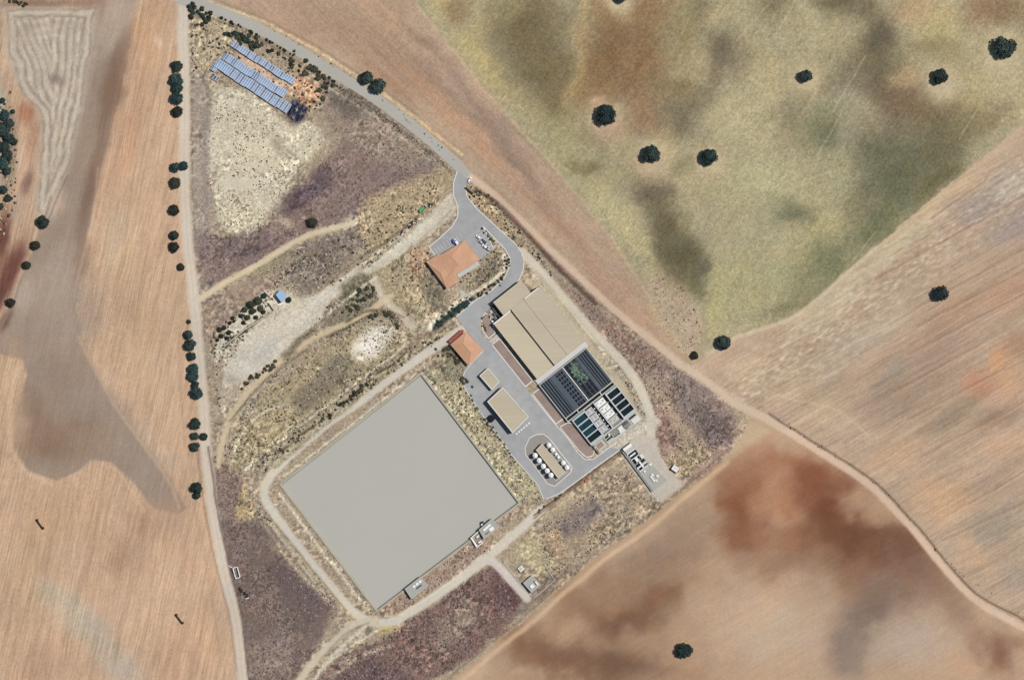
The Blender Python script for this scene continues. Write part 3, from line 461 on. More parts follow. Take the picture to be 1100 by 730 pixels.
def soil_material():
    m, nt, b = nodes("soil"); N = nt.nodes; Lk = nt.links
    at = N.new("ShaderNodeAttribute"); at.attribute_name = "albedo"
    de = N.new("ShaderNodeAttribute"); de.attribute_name = "detail"
    fu = N.new("ShaderNodeAttribute"); fu.attribute_name = "furrow"
    sx = N.new("ShaderNodeSeparateXYZ"); Lk.new(de.outputs["Vector"], sx.inputs[0])
    geo = N.new("ShaderNodeNewGeometry")
    def noise(vec, sc, det, ro):
        n = N.new("ShaderNodeTexNoise"); n.inputs["Scale"].default_value = sc; n.inputs["Detail"].default_value = det; n.inputs["Roughness"].default_value = ro
        Lk.new(vec, n.inputs["Vector"]); return n.outputs["Fac"]
    def math_(op, a, c):
        n = N.new("ShaderNodeMath"); n.operation = op
        for i, v in enumerate((a, c)):
            if isinstance(v, (int, float)): n.inputs[i].default_value = v
            else: Lk.new(v, n.inputs[i])
        return n.outputs[0]
    n1 = noise(geo.outputs["Position"], .75, 4, .7)
    vm = N.new("ShaderNodeVectorMath"); vm.operation = 'MULTIPLY'; vm.inputs[1].default_value = (.62, .022, 1); Lk.new(fu.outputs["Vector"], vm.inputs[0])
    n2 = noise(vm.outputs[0], 1.0, 4, .65)
    vm2 = N.new("ShaderNodeVectorMath"); vm2.operation = 'MULTIPLY'; vm2.inputs[1].default_value = (.16, .011, 1); Lk.new(fu.outputs["Vector"], vm2.inputs[0])
    n3 = noise(vm2.outputs[0], 1.0, 2, .5)
    t1 = math_('MULTIPLY', math_('SUBTRACT', n1, .5), math_('MULTIPLY', sx.outputs[0], 3.6))
    t2 = math_('MULTIPLY', math_('SUBTRACT', n2, .5), math_('MULTIPLY', sx.outputs[1], 1.5))
    t3 = math_('MULTIPLY', math_('SUBTRACT', n3, .5), math_('MULTIPLY', sx.outputs[1], .35))
    f = math_('MAXIMUM', math_('ADD', math_('ADD', t1, t2), math_('ADD', t3, 1.0)), .25)
    vs = N.new("ShaderNodeVectorMath"); vs.operation = 'SCALE'; Lk.new(at.outputs["Color"], vs.inputs[0]); Lk.new(f, vs.inputs["Scale"])
    Lk.new(vs.outputs[0], b.inputs["Base Color"])
    b.inputs["Roughness"].default_value = .95; b.inputs["Specular IOR Level"].default_value = .1
    hh = math_('ADD', math_('MULTIPLY', n1, sx.outputs[0]), math_('MULTIPLY', n2, sx.outputs[1]))
    bp = N.new("ShaderNodeBump"); bp.inputs["Strength"].default_value = .5; bp.inputs["Distance"].default_value = .35
    Lk.new(hh, bp.inputs["Height"]); Lk.new(bp.outputs[0], b.inputs["Normal"])
    return m
SOIL = soil_material()
M = {
 'asphalt': mat('asphalt', (166, 166, 167), .9, .16, .2, bump=.05),
 'old_asphalt': mat('old_asphalt', (178, 174, 166), .92, .07, .45, bump=.05),
 'kerb': mat('kerb', (222, 220, 212), .85, .08), 'concrete': mat('concrete', (192, 190, 182), .88, .09, .6), 'pale_concrete': mat('pale_concrete', (222, 220, 212), .85, .07),
 'grey_concrete': mat('grey_concrete', (172, 171, 164), .88, .05, .5), 'white': mat('white_paint', (238, 238, 234), .6, .05), 'line': mat('road_paint', (206, 206, 208), .8, .15, 2.0),
 'tan_roof': mat('tan_roof', (192, 180, 157), .7, .05, .3, hue=(184, 171, 150), stretch=(R(52), .12, 1.6)), 'tan_roof_b': mat('tan_roof_pale', (198, 186, 161), .7, .05, .3, hue=(191, 179, 153), stretch=(R(52), .12, 1.6)), 'wall': mat('rendered_wall', (206, 196, 176), .85, .06), 'brown_metal': mat('brown_metal', (110, 84, 66), .6, .08),
 'grey_wall': mat('grey_wall', (168, 164, 156), .85, .06), 'dark_metal': mat('dark_metal', (62, 62, 66), .5, .1), 'door': mat('green_door', (86, 104, 98), .5, .06), 'glass': mat('window_glass', (.03, .04, .05), .12, .1, spec=.6, raw=True),
 'terracotta': mat('terracotta_tiles', (206, 162, 132), .85, .1, 1.3, hue=(192, 144, 114)), 'ridge': mat('ridge_tiles', (212, 174, 146), .85, .08), 'red_wall': mat('red_brown_wall', (160, 84, 70), .85, .1),
 'tank_white': mat('tank_white', (246, 247, 248), .45, .03), 'pond': mat('pond_water', (181, 178, 170), .35, .03, .014, spec=.3), 'liner': mat('pond_liner', (176, 170, 154), .85, .15),
 'black_water': mat('black_water', (.006, .008, .012), .25, .3, spec=.3, raw=True), 'teal_water': mat('teal_water', (.007, .028, .04), .25, .5, .5, spec=.3, raw=True), 'slate_water': mat('slate_water', (24, 30, 38), .4, .12), 'slate': mat('slate_trough', (74, 85, 96), .6, .2, 1.2), 'algae_b': mat('dark_algae', (66, 84, 80), .7, .3, .7), 'algae': mat('algae_water', (118, 142, 116), .7, .3, .7, hue=(70, 92, 82)),
 'aqua_concrete': mat('stained_concrete', (176, 196, 196), .8, .08), 'mauve_concrete': mat('washed_concrete', (206, 204, 206), .8, .07),
 'bark': mat('bark', (.05, .038, .028), .9, .2, raw=True), 'bed': mat('bed_soil', (160, 142, 134), .95, .14, 1.1, hue=(140, 122, 112)), 'bed_grey': mat('island_paving', (152, 147, 142), .92, .06, .6),
 'blue_roof': mat('blue_sheet_roof', (152, 180, 214), .5, .08), 'stone': mat('ruin_stone', (206, 196, 178), .9, .12, 1.5), 'green_paint': mat('green_paint', (92, 160, 118), .6, .15, 2), 'dark_rubble': mat('dark_rubble', (58, 50, 48), .9, .2, 1.5),
 'pv': mat('pv_glass', (.10, .15, .24), .22, .25, .35, spec=.6, raw=True), 'pv_dark': mat('burnt_panel', (.022, .022, .034), .35, .3, .6, raw=True), 'alu': mat('aluminium', (226, 230, 238), .4, .04, metal=0), 'steel': mat('galvanised_steel', (120, 122, 124), .5, .08),
 'wood': mat('mark_wood', (70, 50, 38), .9, .15), 'tyre': mat('tyre', (.02, .02, .02), .9, .1, raw=True), 'silver': mat('silver_paint', (200, 204, 208), .35, .03, metal=.3), 'car_white': mat('white_car_paint', (244, 244, 244), .3, .02), 'car_dark': mat('dark_car_paint', (70, 74, 84), .3, .04), 'car_blue': mat('blue_car_paint', (80, 92, 180), .3, .04), 'car_red': mat('red_car_paint', (206, 104, 96), .4, .05),
}
def leafmat(name, c1, c2):
    m, nt, b = nodes(name); N = nt.nodes; Lk = nt.links
    at = N.new("ShaderNodeAttribute"); at.attribute_name = "tone"
    oi = N.new("ShaderNodeObjectInfo")
    mx = N.new("ShaderNodeMix"); mx.data_type = 'RGBA'; mx.inputs[6].default_value = (*c1, 1); mx.inputs[7].default_value = (*c2, 1)
    Lk.new(at.outputs["Fac"], mx.inputs[0]); 
    hs = N.new("ShaderNodeHueSaturation"); mr = N.new("ShaderNodeMapRange"); mr.inputs[3].default_value = .7; mr.inputs[4].default_value = 1.35
    Lk.new(oi.outputs["Random"], mr.inputs[0]); Lk.new(mr.outputs[0], hs.inputs["Value"]); Lk.new(mx.outputs[2], hs.inputs["Color"]); Lk.new(hs.outputs[0], b.inputs["Base Color"])
    b.inputs["Roughness"].default_value = .75; b.inputs["Specular IOR Level"].default_value = .2
    return m
M['oak'] = leafmat('oak_leaves', (.008, .014, .014), (.036, .056, .046))
M['teal_oak'] = leafmat('blue_green_leaves', (.008, .017, .018), (.028, .058, .052))
M['brown_oak'] = leafmat('brownish_leaves', (.012, .013, .010), (.034, .034, .025))
M['shrub'] = leafmat('shrub_leaves', (.020, .026, .018), (.065, .074, .046))
M['scrub_dark'] = leafmat('dark_scrub', (.022, .021, .014), (.075, .070, .046))
M['scrub_purple'] = leafmat('purple_scrub', (.034, .022, .022), (.11, .080, .074))
M['dry_grass'] = leafmat('dry_grass', (.18, .16, .11), (.33, .30, .215))
M['pale_scrub'] = leafmat('pale_scrub', (.12, .10, .09), (.20, .175, .155))
M['red_scrub'] = leafmat('reddish_scrub', (.13, .06, .05), (.24, .13, .11))

# ================================================================== object helpers
def link(o, parent=None):
    COL.objects.link(o)
    if parent is not None: o.parent = parent
    return o
def tag(o, label=None, cat=None, group=None, kind=None):
    if label: o['label'] = label
    if cat: o['category'] = cat
    if group: o['group'] = group
    if kind: o['kind'] = kind
    return o
def empty(name, p, label, cat, group=None, z=None, rz=0):
    o = bpy.data.objects.new(name, None); o.empty_display_size = 1
    x, y = W(p); o.location = (x, y, hgt(*p) if z is None else z); o.rotation_euler = (0, 0, rz)
    link(o); return tag(o, label, cat, group)
class MB:
    def __init__(s): s.v = []; s.f = []; s.m = []; s.t = None
    def face(s, pts, m=0):
        b = len(s.v); s.v += [tuple(p) for p in pts]; s.f.append(tuple(range(b, b + len(pts)))); s.m.append(m); return s
    def prism(s, P, z0, z1, m=0, bottom=False, px=True, top=True, sm=None, taper=None):
        P = [W(p) for p in P] if px else P
        if sum(P[i][0] * P[(i+1) % len(P)][1] - P[(i+1) % len(P)][0] * P[i][1] for i in range(len(P))) < 0: P = P[::-1]
        n = len(P); b = len(s.v)
        Q = P
        if taper is not None:
            cx = sum(p[0] for p in P) / n; cy = sum(p[1] for p in P) / n
            Q = [(cx + (p[0] - cx) * taper, cy + (p[1] - cy) * taper) for p in P]
        s.v += [(x, y, z0) for x, y in P] + [(x, y, z1) for x, y in Q]
        for i in range(n):
            j = (i + 1) % n; s.f.append((b + i, b + j, b + n + j, b + n + i)); s.m.append(m if sm is None else sm)
        if top:
            if n <= 4: s.f.append(tuple(b + n + i for i in range(n))); s.m.append(m)
            else:
                for t in geometry.tessellate_polygon([[Vector((x, y, 0)) for x, y in P]]):
                    a, c, d = t
                    A, B_, D = P[a], P[c], P[d]
                    if (B_[0]-A[0])*(D[1]-A[1]) - (B_[1]-A[1])*(D[0]-A[0]) < 0: c, d = d, c
                    s.f.append((b + n + a, b + n + c, b + n + d)); s.m.append(m)
        if bottom and n <= 4: s.f.append(tuple(b + i for i in range(n))[::-1]); s.m.append(m)
        return s
    def box(s, cx, cy, cz, sx, sy, sz, rz=0, m=0, tx=1.0, ty=1.0):     # metres, base at cz; tx, ty taper of the top
        c, n = math.cos(rz), math.sin(rz); b = len(s.v)
        for z, kx, ky in ((cz, 1, 1), (cz + sz, tx, ty)):
            for a, d in ((-1, -1), (1, -1), (1, 1), (-1, 1)):
                x, y = a * sx / 2 * kx, d * sy / 2 * ky; s.v.append((cx + x * c - y * n, cy + x * n + y * c, z))
        for f in ((3, 2, 1, 0), (4, 5, 6, 7), (0, 1, 5, 4), (1, 2, 6, 5), (2, 3, 7, 6), (3, 0, 4, 7)): s.f.append(tuple(b + i for i in f)); s.m.append(m)
        return s
    def lathe(s, cx, cy, prof, n=16, m=0):     # prof: (r, z) from bottom to top, metres
        b = len(s.v)
        for r, z in prof:
            for i in range(n): s.v.append((cx + r * math.cos(i * 2 * math.pi / n), cy + r * math.sin(i * 2 * math.pi / n), z))
        for k in range(len(prof) - 1):
            for i in range(n):
                j = (i + 1) % n; s.f.append((b + k*n + i, b + k*n + j, b + (k+1)*n + j, b + (k+1)*n + i)); s.m.append(m)
        s.f.append(tuple(b + (len(prof)-1)*n + i for i in range(n))); s.m.append(m)
        return s
    def bar(s, p, q, r, n=6, m=0, r2=None):
        p, q = Vector(p), Vector(q); d = (q - p); 
        if d.length < 1e-6: return s
        d.normalize(); a = d.orthogonal().normalized(); c = d.cross(a); b = len(s.v); r2 = r if r2 is None else r2
        for P, rr in ((p, r), (q, r2)):
            for i in range(n):
                t = i * 2 * math.pi / n; s.v.append(tuple(P + a * (rr * math.cos(t)) + c * (rr * math.sin(t))))
        for i in range(n):
            j = (i + 1) % n; s.f.append((b + i, b + j, b + n + j, b + n + i)); s.m.append(m)
        s.f.append(tuple(b + n + i for i in range(n))); s.m.append(m); s.f.append(tuple(b + i for i in range(n))[::-1]); s.m.append(m)
        return s
    def mesh(s, name, mats, off=(0, 0, 0), smooth=False):
        me = bpy.data.meshes.new(name)
        if off != (0, 0, 0): s.v = [(x - off[0], y - off[1], z - off[2]) for x, y, z in s.v]
        me.from_pydata(s.v, [], s.f)
        for k in (mats if isinstance(mats, (list, tuple)) else [mats]): me.materials.append(M[k] if isinstance(k, str) else k)
        me.polygons.foreach_set("material_index", s.m)
        if smooth: me.polygons.foreach_set("use_smooth", [True] * len(s.f))
        if s.t is not None:
            a = me.attributes.new("tone", 'FLOAT', 'FACE'); a.data.foreach_set("value", s.t)
        me.update(); return me
    def build(s, name, mats, parent=None, smooth=False, **kw):
        off = tuple(parent.matrix_basis.translation) if parent is not None else (0, 0, 0)
        if parent is not None and parent.parent is not None:
            off = tuple(parent.parent.matrix_basis.translation + parent.matrix_basis.translation)
        o = bpy.data.objects.new(name, s.mesh(name, mats, off, smooth)); link(o, parent)
        return tag(o, **kw)
def clone(o, parent=None):
    c = o.copy(); link(c, parent)
    for ch in list(o.children): clone(ch, c)
    return c
def struct(o): o['kind'] = 'structure'; return o

# ================================================================== ground sheets
POND = [(302, 520), (452, 402), (557, 540), (405, 655)]
def grow(P, d):
    cx = sum(p[0] for p in P) / len(P); cy = sum(p[1] for p in P) / len(P)
    n = len(P); out = []
    for i in range(n):
        a, b, c = np.array(P[i-1], float), np.array(P[i], float), np.array(P[(i+1) % n], float)
        e1 = (b - a) / np.linalg.norm(b - a); e2 = (c - b) / np.linalg.norm(c - b)
        n1 = np.array([e1[1], -e1[0]]); n2 = np.array([e2[1], -e2[0]])
        if np.dot(n1, (a + b) / 2 - np.array([cx, cy])) < 0: n1, n2 = -n1, -n2
        k = (n1 + n2); k = k / np.dot(k, n1)
        out.append(tuple(b + k * d))
    return out
ny, nx = X.shape
cellx = (X[:-1, :-1] + X[1:, 1:]) / 2; celly = (Y[:-1, :-1] + Y[1:, 1:]) / 2
cl = LAB[:-1, :-1].copy()
hole = inside(cellx, celly, grow(POND, 0.2))
cl[hole] = -1
A = np.clip(srgb(np.clip(C, 0, 255)) * KC, .004, .85)
WXx = (X - 550) * S; WYy = (365 - Y) * S
vid = np.arange(ny * nx).reshape(ny, nx)
for li, nm in enumerate(NAMES):
    jj, ii = np.nonzero(cl == li)
    if len(jj) == 0: continue
    q = np.stack([vid[jj + 1, ii], vid[jj + 1, ii + 1], vid[jj, ii + 1], vid[jj, ii]], 1)
    used, inv = np.unique(q, return_inverse=True); inv = inv.reshape(-1)
    co = np.stack([WXx.ravel()[used], WYy.ravel()[used], H.ravel()[used]], 1).astype(np.float32)
    me = bpy.data.meshes.new(nm)
    me.vertices.add(len(used)); me.vertices.foreach_set("co", co.ravel())
    me.loops.add(len(inv)); me.loops.foreach_set("vertex_index", inv.astype(np.int32))
    nf = len(jj); me.polygons.add(nf); me.polygons.foreach_set("loop_start", np.arange(0, nf * 4, 4, dtype=np.int32))
    try: me.polygons.foreach_set("loop_total", np.full(nf, 4, np.int32))
    except Exception: pass
    a = me.attributes.new("albedo", 'FLOAT_COLOR', 'POINT'); a.data.foreach_set("color", np.concatenate([A.reshape(-1, 3)[used], np.ones((len(used), 1))], 1).astype(np.float32).ravel())
    a = me.attributes.new("detail", 'FLOAT_VECTOR', 'POINT'); a.data.foreach_set("vector", np.stack([SP.ravel()[used], FA.ravel()[used], np.zeros(len(used))], 1).astype(np.float32).ravel())
    a = me.attributes.new("furrow", 'FLOAT_VECTOR', 'POINT'); a.data.foreach_set("vector", np.stack([FU.ravel()[used], FV.ravel()[used], np.zeros(len(used))], 1).astype(np.float32).ravel())
    me.materials.append(SOIL); me.polygons.foreach_set("use_smooth", [True] * nf)
    me.update(calc_edges=True); me.validate()
    struct(link(bpy.data.objects.new(nm, me)))

# ================================================================== paved roads, kerbs, beds
def ribbon(name, P, width, material, z=.07, parent=None, jag=0.0, n=6):
    P = smooth(P, n); mb = MB(); prev = None
    for i, p in enumerate(P):
        a = np.array(P[max(i-1, 0)]); b = np.array(P[min(i+1, len(P)-1)]); d = (b - a) / np.linalg.norm(b - a); nn = np.array([-d[1], d[0]])
        w = width / 2
        l = np.array(p) + nn * (w + random.uniform(-jag, jag)); r = np.array(p) - nn * (w + random.uniform(-jag, jag))
        mb.v += [(*W(l), hgt(*l) + z), (*W(r), hgt(*r) + z)]
        if i: k = 2 * i; mb.f.append((k - 2, k, k + 1, k - 1)); mb.m.append(0)
    return mb.build(name, material, parent)
MAIN = [(205, -60), (196, -2), (206, 2), (240, 14), (280, 32), (320, 54), (360, 79), (400, 104), (440, 133), (468, 156), (490, 176), (502, 190)]
struct(ribbon('country_road', [(120, -40), (190, -3)] + MAIN[2:], 11.5, 'old_asphalt', .09, jag=.35))
def sheet(name, P, material, z, thick=.12, mats2=None):
    return struct(MB().prism(P, z - thick, z, 0).build(name, material))
A_OUT = [(491, 184), (487, 197), (487, 210), (492, 222), (491.5, 233), (486, 243), (472, 256), (461, 265), (468, 275.5), (500, 258.5), (516, 279), (530, 267), (519, 243), (533, 258), (543, 268), (548, 278), (547.5, 286), (542, 298), (528, 312), (510, 323), (490, 340), (499, 352.5), (510, 366), (519, 377), (508, 388), (499, 399), (496, 409), (503, 423), (514, 440), (526, 456), (540, 474), (550, 489), (566, 507), (578, 521), (584, 536),
         (600, 531), (614, 521.5), (642, 500.5), (667, 483), (655, 480), (646, 487), (637, 493), (629, 493.5), (620.5, 486), (609, 469.5), (596, 455), (586, 443), (570, 423), (562, 412.5), (545, 391), (531, 373.5), (524, 366), (517, 358), (515, 350), (517, 342), (522, 334), (529, 327), (557, 302), (562, 290), (563, 280), (560, 271), (554, 262), (538, 248), (512, 224), (501.5, 211), (500, 200), (503, 192)]
sheet('asphalt_road', A_OUT, 'asphalt', .10, .25)
def kerb(P, wd=1.0, closed=False, z0=0.0, z1=.24, name='kerb', m='kerb', sm=False):
    if sm: P = smooth(P, 4)
    mb = MB(); n = len(P)
    for i in range(n if closed else n - 1):
        a = np.array(P[i], float); b = np.array(P[(i+1) % n], float); d = b - a; l = np.linalg.norm(d); d /= l; nn = np.array([-d[1], d[0]]) * wd / 2
        a2 = a + d * .02 * (i % 2); mb.prism([tuple(a2 + nn), tuple(b + nn), tuple(b - nn), tuple(a2 - nn)], z0, z1 + .004 * (i % 3))
    return struct(mb.build(name, m))
kerb([(491, 184), (487, 197), (487, 210), (492, 222), (491.5, 233), (486, 243), (472, 256), (461, 265), (468, 275.5)], sm=False)
kerb([(500, 200), (501.5, 211), (512, 224), (538, 248), (554, 262), (560, 271), (563, 280), (562, 290), (557, 302)])
kerb([(530, 267), (519, 243), (533, 258), (543, 268), (548, 278), (547.5, 286), (542, 298), (528, 312), (510, 323), (490, 340)])
kerb([(519, 377), (508, 388), (499, 399), (496, 409), (503, 423), (514, 440), (526, 456), (540, 474), (550, 489), (566, 507), (578, 521), (584, 536)], .8)
kerb([(655, 480), (646, 487), (637, 493), (629, 493.5), (620.5, 486), (609, 469.5), (596, 455), (586, 443), (570, 423)], .9)
kerb([(586, 536), (600, 530), (614, 520.5), (642, 499.5), (667, 482)], .9)
# flower beds along the warehouse and the tank block
def bed(P, material='bed', kb=1.1):
    struct(MB().prism(P, .05, .17).build('planting_bed', material)); kerb(P, kb, True, 0, .26)
bed([L(23, -21), L(29, -15.6), L(24, -15.6), L(18, -19.5), L(10, -16), L(6, -10), L(7.5, -7), L(17, -15), L(18, -22.5)][:0] or [(517, 343), (521, 336), (526, 338), (529.5, 349), (532, 357.5), (525, 363.5), (519, 356)])
bed([L(34.5, -29), L(34.5, -18.5), L(92, -18.5), L(92, -28.6)])
bed([L(103, -27.6), L(103, -18), L(144, -18), L(144, -27.6)], 'bed')
bed([(601.5, 458.5), (610, 453.5), (623, 457), (640, 478), (637, 489), (630, 491), (622, 484)])
struct(MB().prism([L(29, -29), L(29, -15), L(33, -15), L(33, -29)], .05, .13).build('concrete_path', 'concrete'))
isl = [(564.5, 488), (564.2, 480), (569, 470), (576, 466.5), (584, 466), (590, 470.5), (614.5, 502), (613, 507), (596, 522), (588, 519), (572, 497)]
struct(MB().prism([(493, 313.5), (496, 311), (509, 323), (506, 326)], .02, .14).build('concrete_path', 'concrete'))
struct(MB().prism(isl, .05, .16).build('paved_island', 'bed_grey')); kerb(isl, .9, True, 0, .25)
struct(MB().prism([L(93.5, -16.5), L(99.4, -16.5), L(99.4, 51.5), L(93.5, 51.5)], .0, .9).build('concrete_walkway', 'mauve_concrete'))
# painted parking bays
mb = MB()
def pline(a, b, wd=.35, z=.106):
    a = np.array(a, float); b = np.array(b, float); d = (b - a) / np.linalg.norm(b - a); nn = np.array([-d[1], d[0]]) * wd / 2
    mb.face([(*W(a + nn), z), (*W(b + nn), z), (*W(b - nn), z), (*W(a - nn), z)][::-1])
for k in range(9):
    p = np.array((470.0, 271.8)) + np.array((.842, -.538)) * k * 3.9
    pline(p, p + np.array((-.55, -.80)) * 6.5)
for k in range(7):
    p = np.array((516.2, 246.0)) + np.array((.56, .83)) * k * 4.2
    pline(p, p + np.array((-.80, .58)) * 7)
struct(mb.build('parking_lines', 'line'))

# ================================================================== storage pond
rim_o, rim_i, wl = grow(POND, 1.8), grow(POND, 0), grow(POND, -1.6)
mb = MB()
def ring(mb, Po, zo, Pi, zi, m=0):
    n = len(Po)
    for i in range(n):
        j = (i + 1) % n; a, b, c, d = (*W(Po[i]), zo), (*W(Po[j]), zo), (*W(Pi[j]), zi), (*W(Pi[i]), zi)
        mb.face([a, d, c, b] if True else 0, m)
ring(mb, rim_o, .0, rim_o, .45); ring(mb, rim_o, .45, rim_i, .45); ring(mb, rim_i, .45, wl, -1.05)
for i in range(len(mb.f)): pass
struct(mb.build('pond_bank', 'liner'))
struct(MB().prism(grow(POND, -1.2), -1.2, -.95).build('pond_water', 'pond'))
# ================================================================== buildings
def opening(parent, a, b, t, w, z0, z1, name, material, out=.06, sub=None):
    """door or window on the wall from a to b (px), centred at fraction t, w metres wide"""
    a = np.array(W(a)); b = np.array(W(b)); d = (b - a) / np.linalg.norm(b - a); n = np.array([d[1], -d[0]])
    c = a + (b - a) * t + n * out * .5; rz = math.atan2(d[1], d[0])
    fr = MB().box(c[0], c[1], z0, w, out + .1, z1 - z0, rz).build(name, 'dark_metal' if sub else material, parent)
    if sub:
        c2 = c + n * out * .6; MB().box(c2[0], c2[1], z0 + .1, w - .2, out + .1, z1 - z0 - .2, rz).build(sub, material, fr)
    return fr
def ccw(P):
    Q = [W(p) for p in P]
    return P if sum(Q[i][0] * Q[(i+1) % len(Q)][1] - Q[(i+1) % len(Q)][0] * Q[i][1] for i in range(len(Q))) > 0 else P[::-1]
def flat_building(name, P, h, roofm, wallm, label, cat, parapet=None, doors=(), windows=(), par_h=.4, par_w=.95, group=None):
    P = ccw(P); cx = sum(p[0] for p in P) / len(P); cy = sum(p[1] for p in P) / len(P)
    e = empty(name, (cx, cy), label, cat, group, z=0.0)
    MB().prism(P, -.2, h).build('wall', wallm, e)
    MB().prism(grow(P, -par_w * .9), h - .1, h + .12).build('roof', roofm, e)
    if parapet:
        mb = MB(); n = len(P); I = grow(P, -par_w)
        for i in range(n):
            j = (i + 1) % n; mb.prism([P[i], P[j], I[j], I[i]], h + .003, h + par_h)
        mb.build('parapet', parapet, e)
    for (i, t, w, z1) in doors: opening(e, P[i], P[(i+1) % len(P)], t, w, 0.02, z1, 'door', 'door')
    for (i, t, w, z0, z1) in windows: opening(e, P[i], P[(i+1) % len(P)], t, w, z0, z1, 'window', 'glass', sub='pane')
    return e
# the large warehouse: north block and three long bays
wh = empty('warehouse', L(48, 18), 'large tan metal roofed process hall with three long bays beside the dark tank block', 'warehouse', z=0)
bays = [('left', rect(18, 93.4, -14, 10.25), 4.3, 'tan_roof_b'), ('mid', rect(17.4, 93.4, 10.3, 28.15), 5.9, 'tan_roof'), ('north', rect(0, 17.35, 0, 38), 5.6, 'tan_roof'), ('right', rect(17.4, 93.4, 28.2, 50.5), 6.1, 'tan_roof')]
for nm, P, h, rm in bays:
    P = ccw(P); MB().prism(P, -.2, h).build('wall', 'wall', wh); MB().prism(grow(P, -.25), h - .1, h + .14).build('roof', rm, wh)
for (u0, u1, v0, v1, z0, z1, m) in [(17.6, 18.7, -14.2, 10.2, 4.2, 4.85, 'white'), (16.9, 17.9, 28.4, 47.8, 6.0, 6.7, 'white'), (18.8, 93.4, 27.95, 28.5, 6.0, 6.42, 'wall'), (93.0, 93.9, -14.2, 10.2, 4.2, 4.75, 'wall'), (93.0, 93.9, 10.5, 50.6, 5.8, 6.5, 'wall'), (-.4, .3, -.2, 38.1, 5.5, 6.0, 'wall'), (18.8, 93, 10.3, 10.75, 5.9, 6.2, 'wall'), (18.8, 93, 50.1, 50.7, 6.1, 6.4, 'wall')]:
    MB().prism(rect(u0, u1, v0, v1), z0, z1).build('parapet', m, wh)
for t in (.12, .3, .5, .7, .88):
    opening(wh, L(93.4, -14), L(18, -14), t, 2.6, 2.0, 3.2, 'window', 'glass', sub='pane')
for t in (.2, .4, .6, .8): opening(wh, L(18, 50.5), L(93.4, 50.5), t, 3.0, 3.2, 4.6, 'window', 'glass', sub='pane')
opening(wh, L(0, 0), L(0, 38), .3, 4.5, .02, 4.2, 'roller_door', 'grey_wall'); opening(wh, L(0, 38), L(0, 0), .65, 1.1, .02, 2.2, 'door', 'door')
for k in range(3):
    p = L(40 + 20 * k, -14.35); x, y = W(p); MB().bar((x, y, .05), (x, y, 4.2), .08).build('downpipe', 'steel', wh)

# terracotta roofed buildings
def tile_building(P, h, rise, label, ridge_axis, annex=None, porch=None, awning=None):
    P = ccw(P); cx = sum(p[0] for p in P) / len(P); cy = sum(p[1] for p in P) / len(P)
    e = empty('tiled_building', (cx, cy), label, 'building', z=0)
    MB().prism(grow(P, -.8), -.2, h).build('wall', 'wall', e)
    if annex: MB().prism(grow(annex, -.8), -.2, h - .3).build('wall', 'wall', e)
    def hip(Q, h, rise, axis, inset, name='roof'):
        Q = ccw(Q); q = [np.array(W(p)) for p in Q]
        if axis: q = q[1:] + q[:1]
        a = (q[0] + q[3]) / 2; b = (q[1] + q[2]) / 2
        r0 = a + (b - a) * inset; r1 = b + (a - b) * inset
        v = lambda p, z: (p[0], p[1], z)
        mb = MB(); mb.face([v(q[0], h), v(q[1], h), v(r1, h + rise), v(r0, h + rise)]); mb.face([v(q[2], h), v(q[3], h), v(r0, h + rise), v(r1, h + rise)])
        mb.face([v(q[1], h), v(q[2], h), v(r1, h + rise)]); mb.face([v(q[3], h), v(q[0], h), v(r0, h + rise)])
        for i in range(4): mb.face([v(q[i], h - .25), v(q[(i+1) % 4], h - .25), v(q[(i+1) % 4], h), v(q[i], h)])
        rf = mb.build(name, 'terracotta', e)
        rb = MB(); zz = .06
        rb.bar(v(r0, h + rise + zz), v(r1, h + rise + zz), .2)
        for c_, r_ in ((q[0], r0), (q[3], r0), (q[1], r1), (q[2], r1)): rb.bar(v(c_, h + zz), v(r_, h + rise + zz), .17)
        rb.build('ridge_cap', 'ridge', rf)
        return rf
    hip(P, h, rise, ridge_axis, .28)
    if annex: hip(annex, h - .35, rise * .8, 0, .3)
    if porch: MB().prism(porch, 2.9, 3.15).build('porch_roof', 'concrete', e)
    if awning: MB().prism(awning, 2.3, 2.5).build('awning', 'red_wall', e)
    return e
T0 = np.array((499.4, 258.3)); aa = np.array((-.842, .538)); bb = np.array((.62, .784))
def Q(a, b): return tuple(T0 + aa * a + bb * b)
ob = tile_building([Q(0, 0), Q(44, -1.5), Q(44, 26), Q(0, 26)], 3.6, 1.5, 'largest terracotta tiled building, L shaped, facing the car park', 1, annex=[Q(30, -2.6), Q(47, -3), Q(47.6, 34), Q(30.5, 33.5)], porch=[Q(3, 26.2), Q(30, 26.2), Q(30, 31), Q(3, 31)])
for t in (.15, .35, .75): opening(ob, Q(.8, .8), Q(30, .2), t, 1.6, 1.0, 2.2, 'window', 'glass', sub='pane')
opening(ob, Q(.8, .8), Q(30, .2), .55, 1.4, .02, 2.3, 'door', 'door')
for t in (.25, .6): opening(ob, Q(.8, 25.2), Q(.8, .8), t, 1.6, 1.0, 2.2, 'window', 'glass', sub='pane')
o2 = tile_building([(500.5, 355.8), (519, 376.2), (503.5, 393), (483.8, 369.8)], 3.4, 1.3, 'small terracotta tiled building at the road bend beside the pond bank', 0, awning=[(484.2, 368.4), (481.5, 366.2), (496, 353.5), (499.2, 355.2)])
opening(o2, (519, 376.2), (500.5, 355.8), .5, 2.4, .02, 2.5, 'door', 'door')

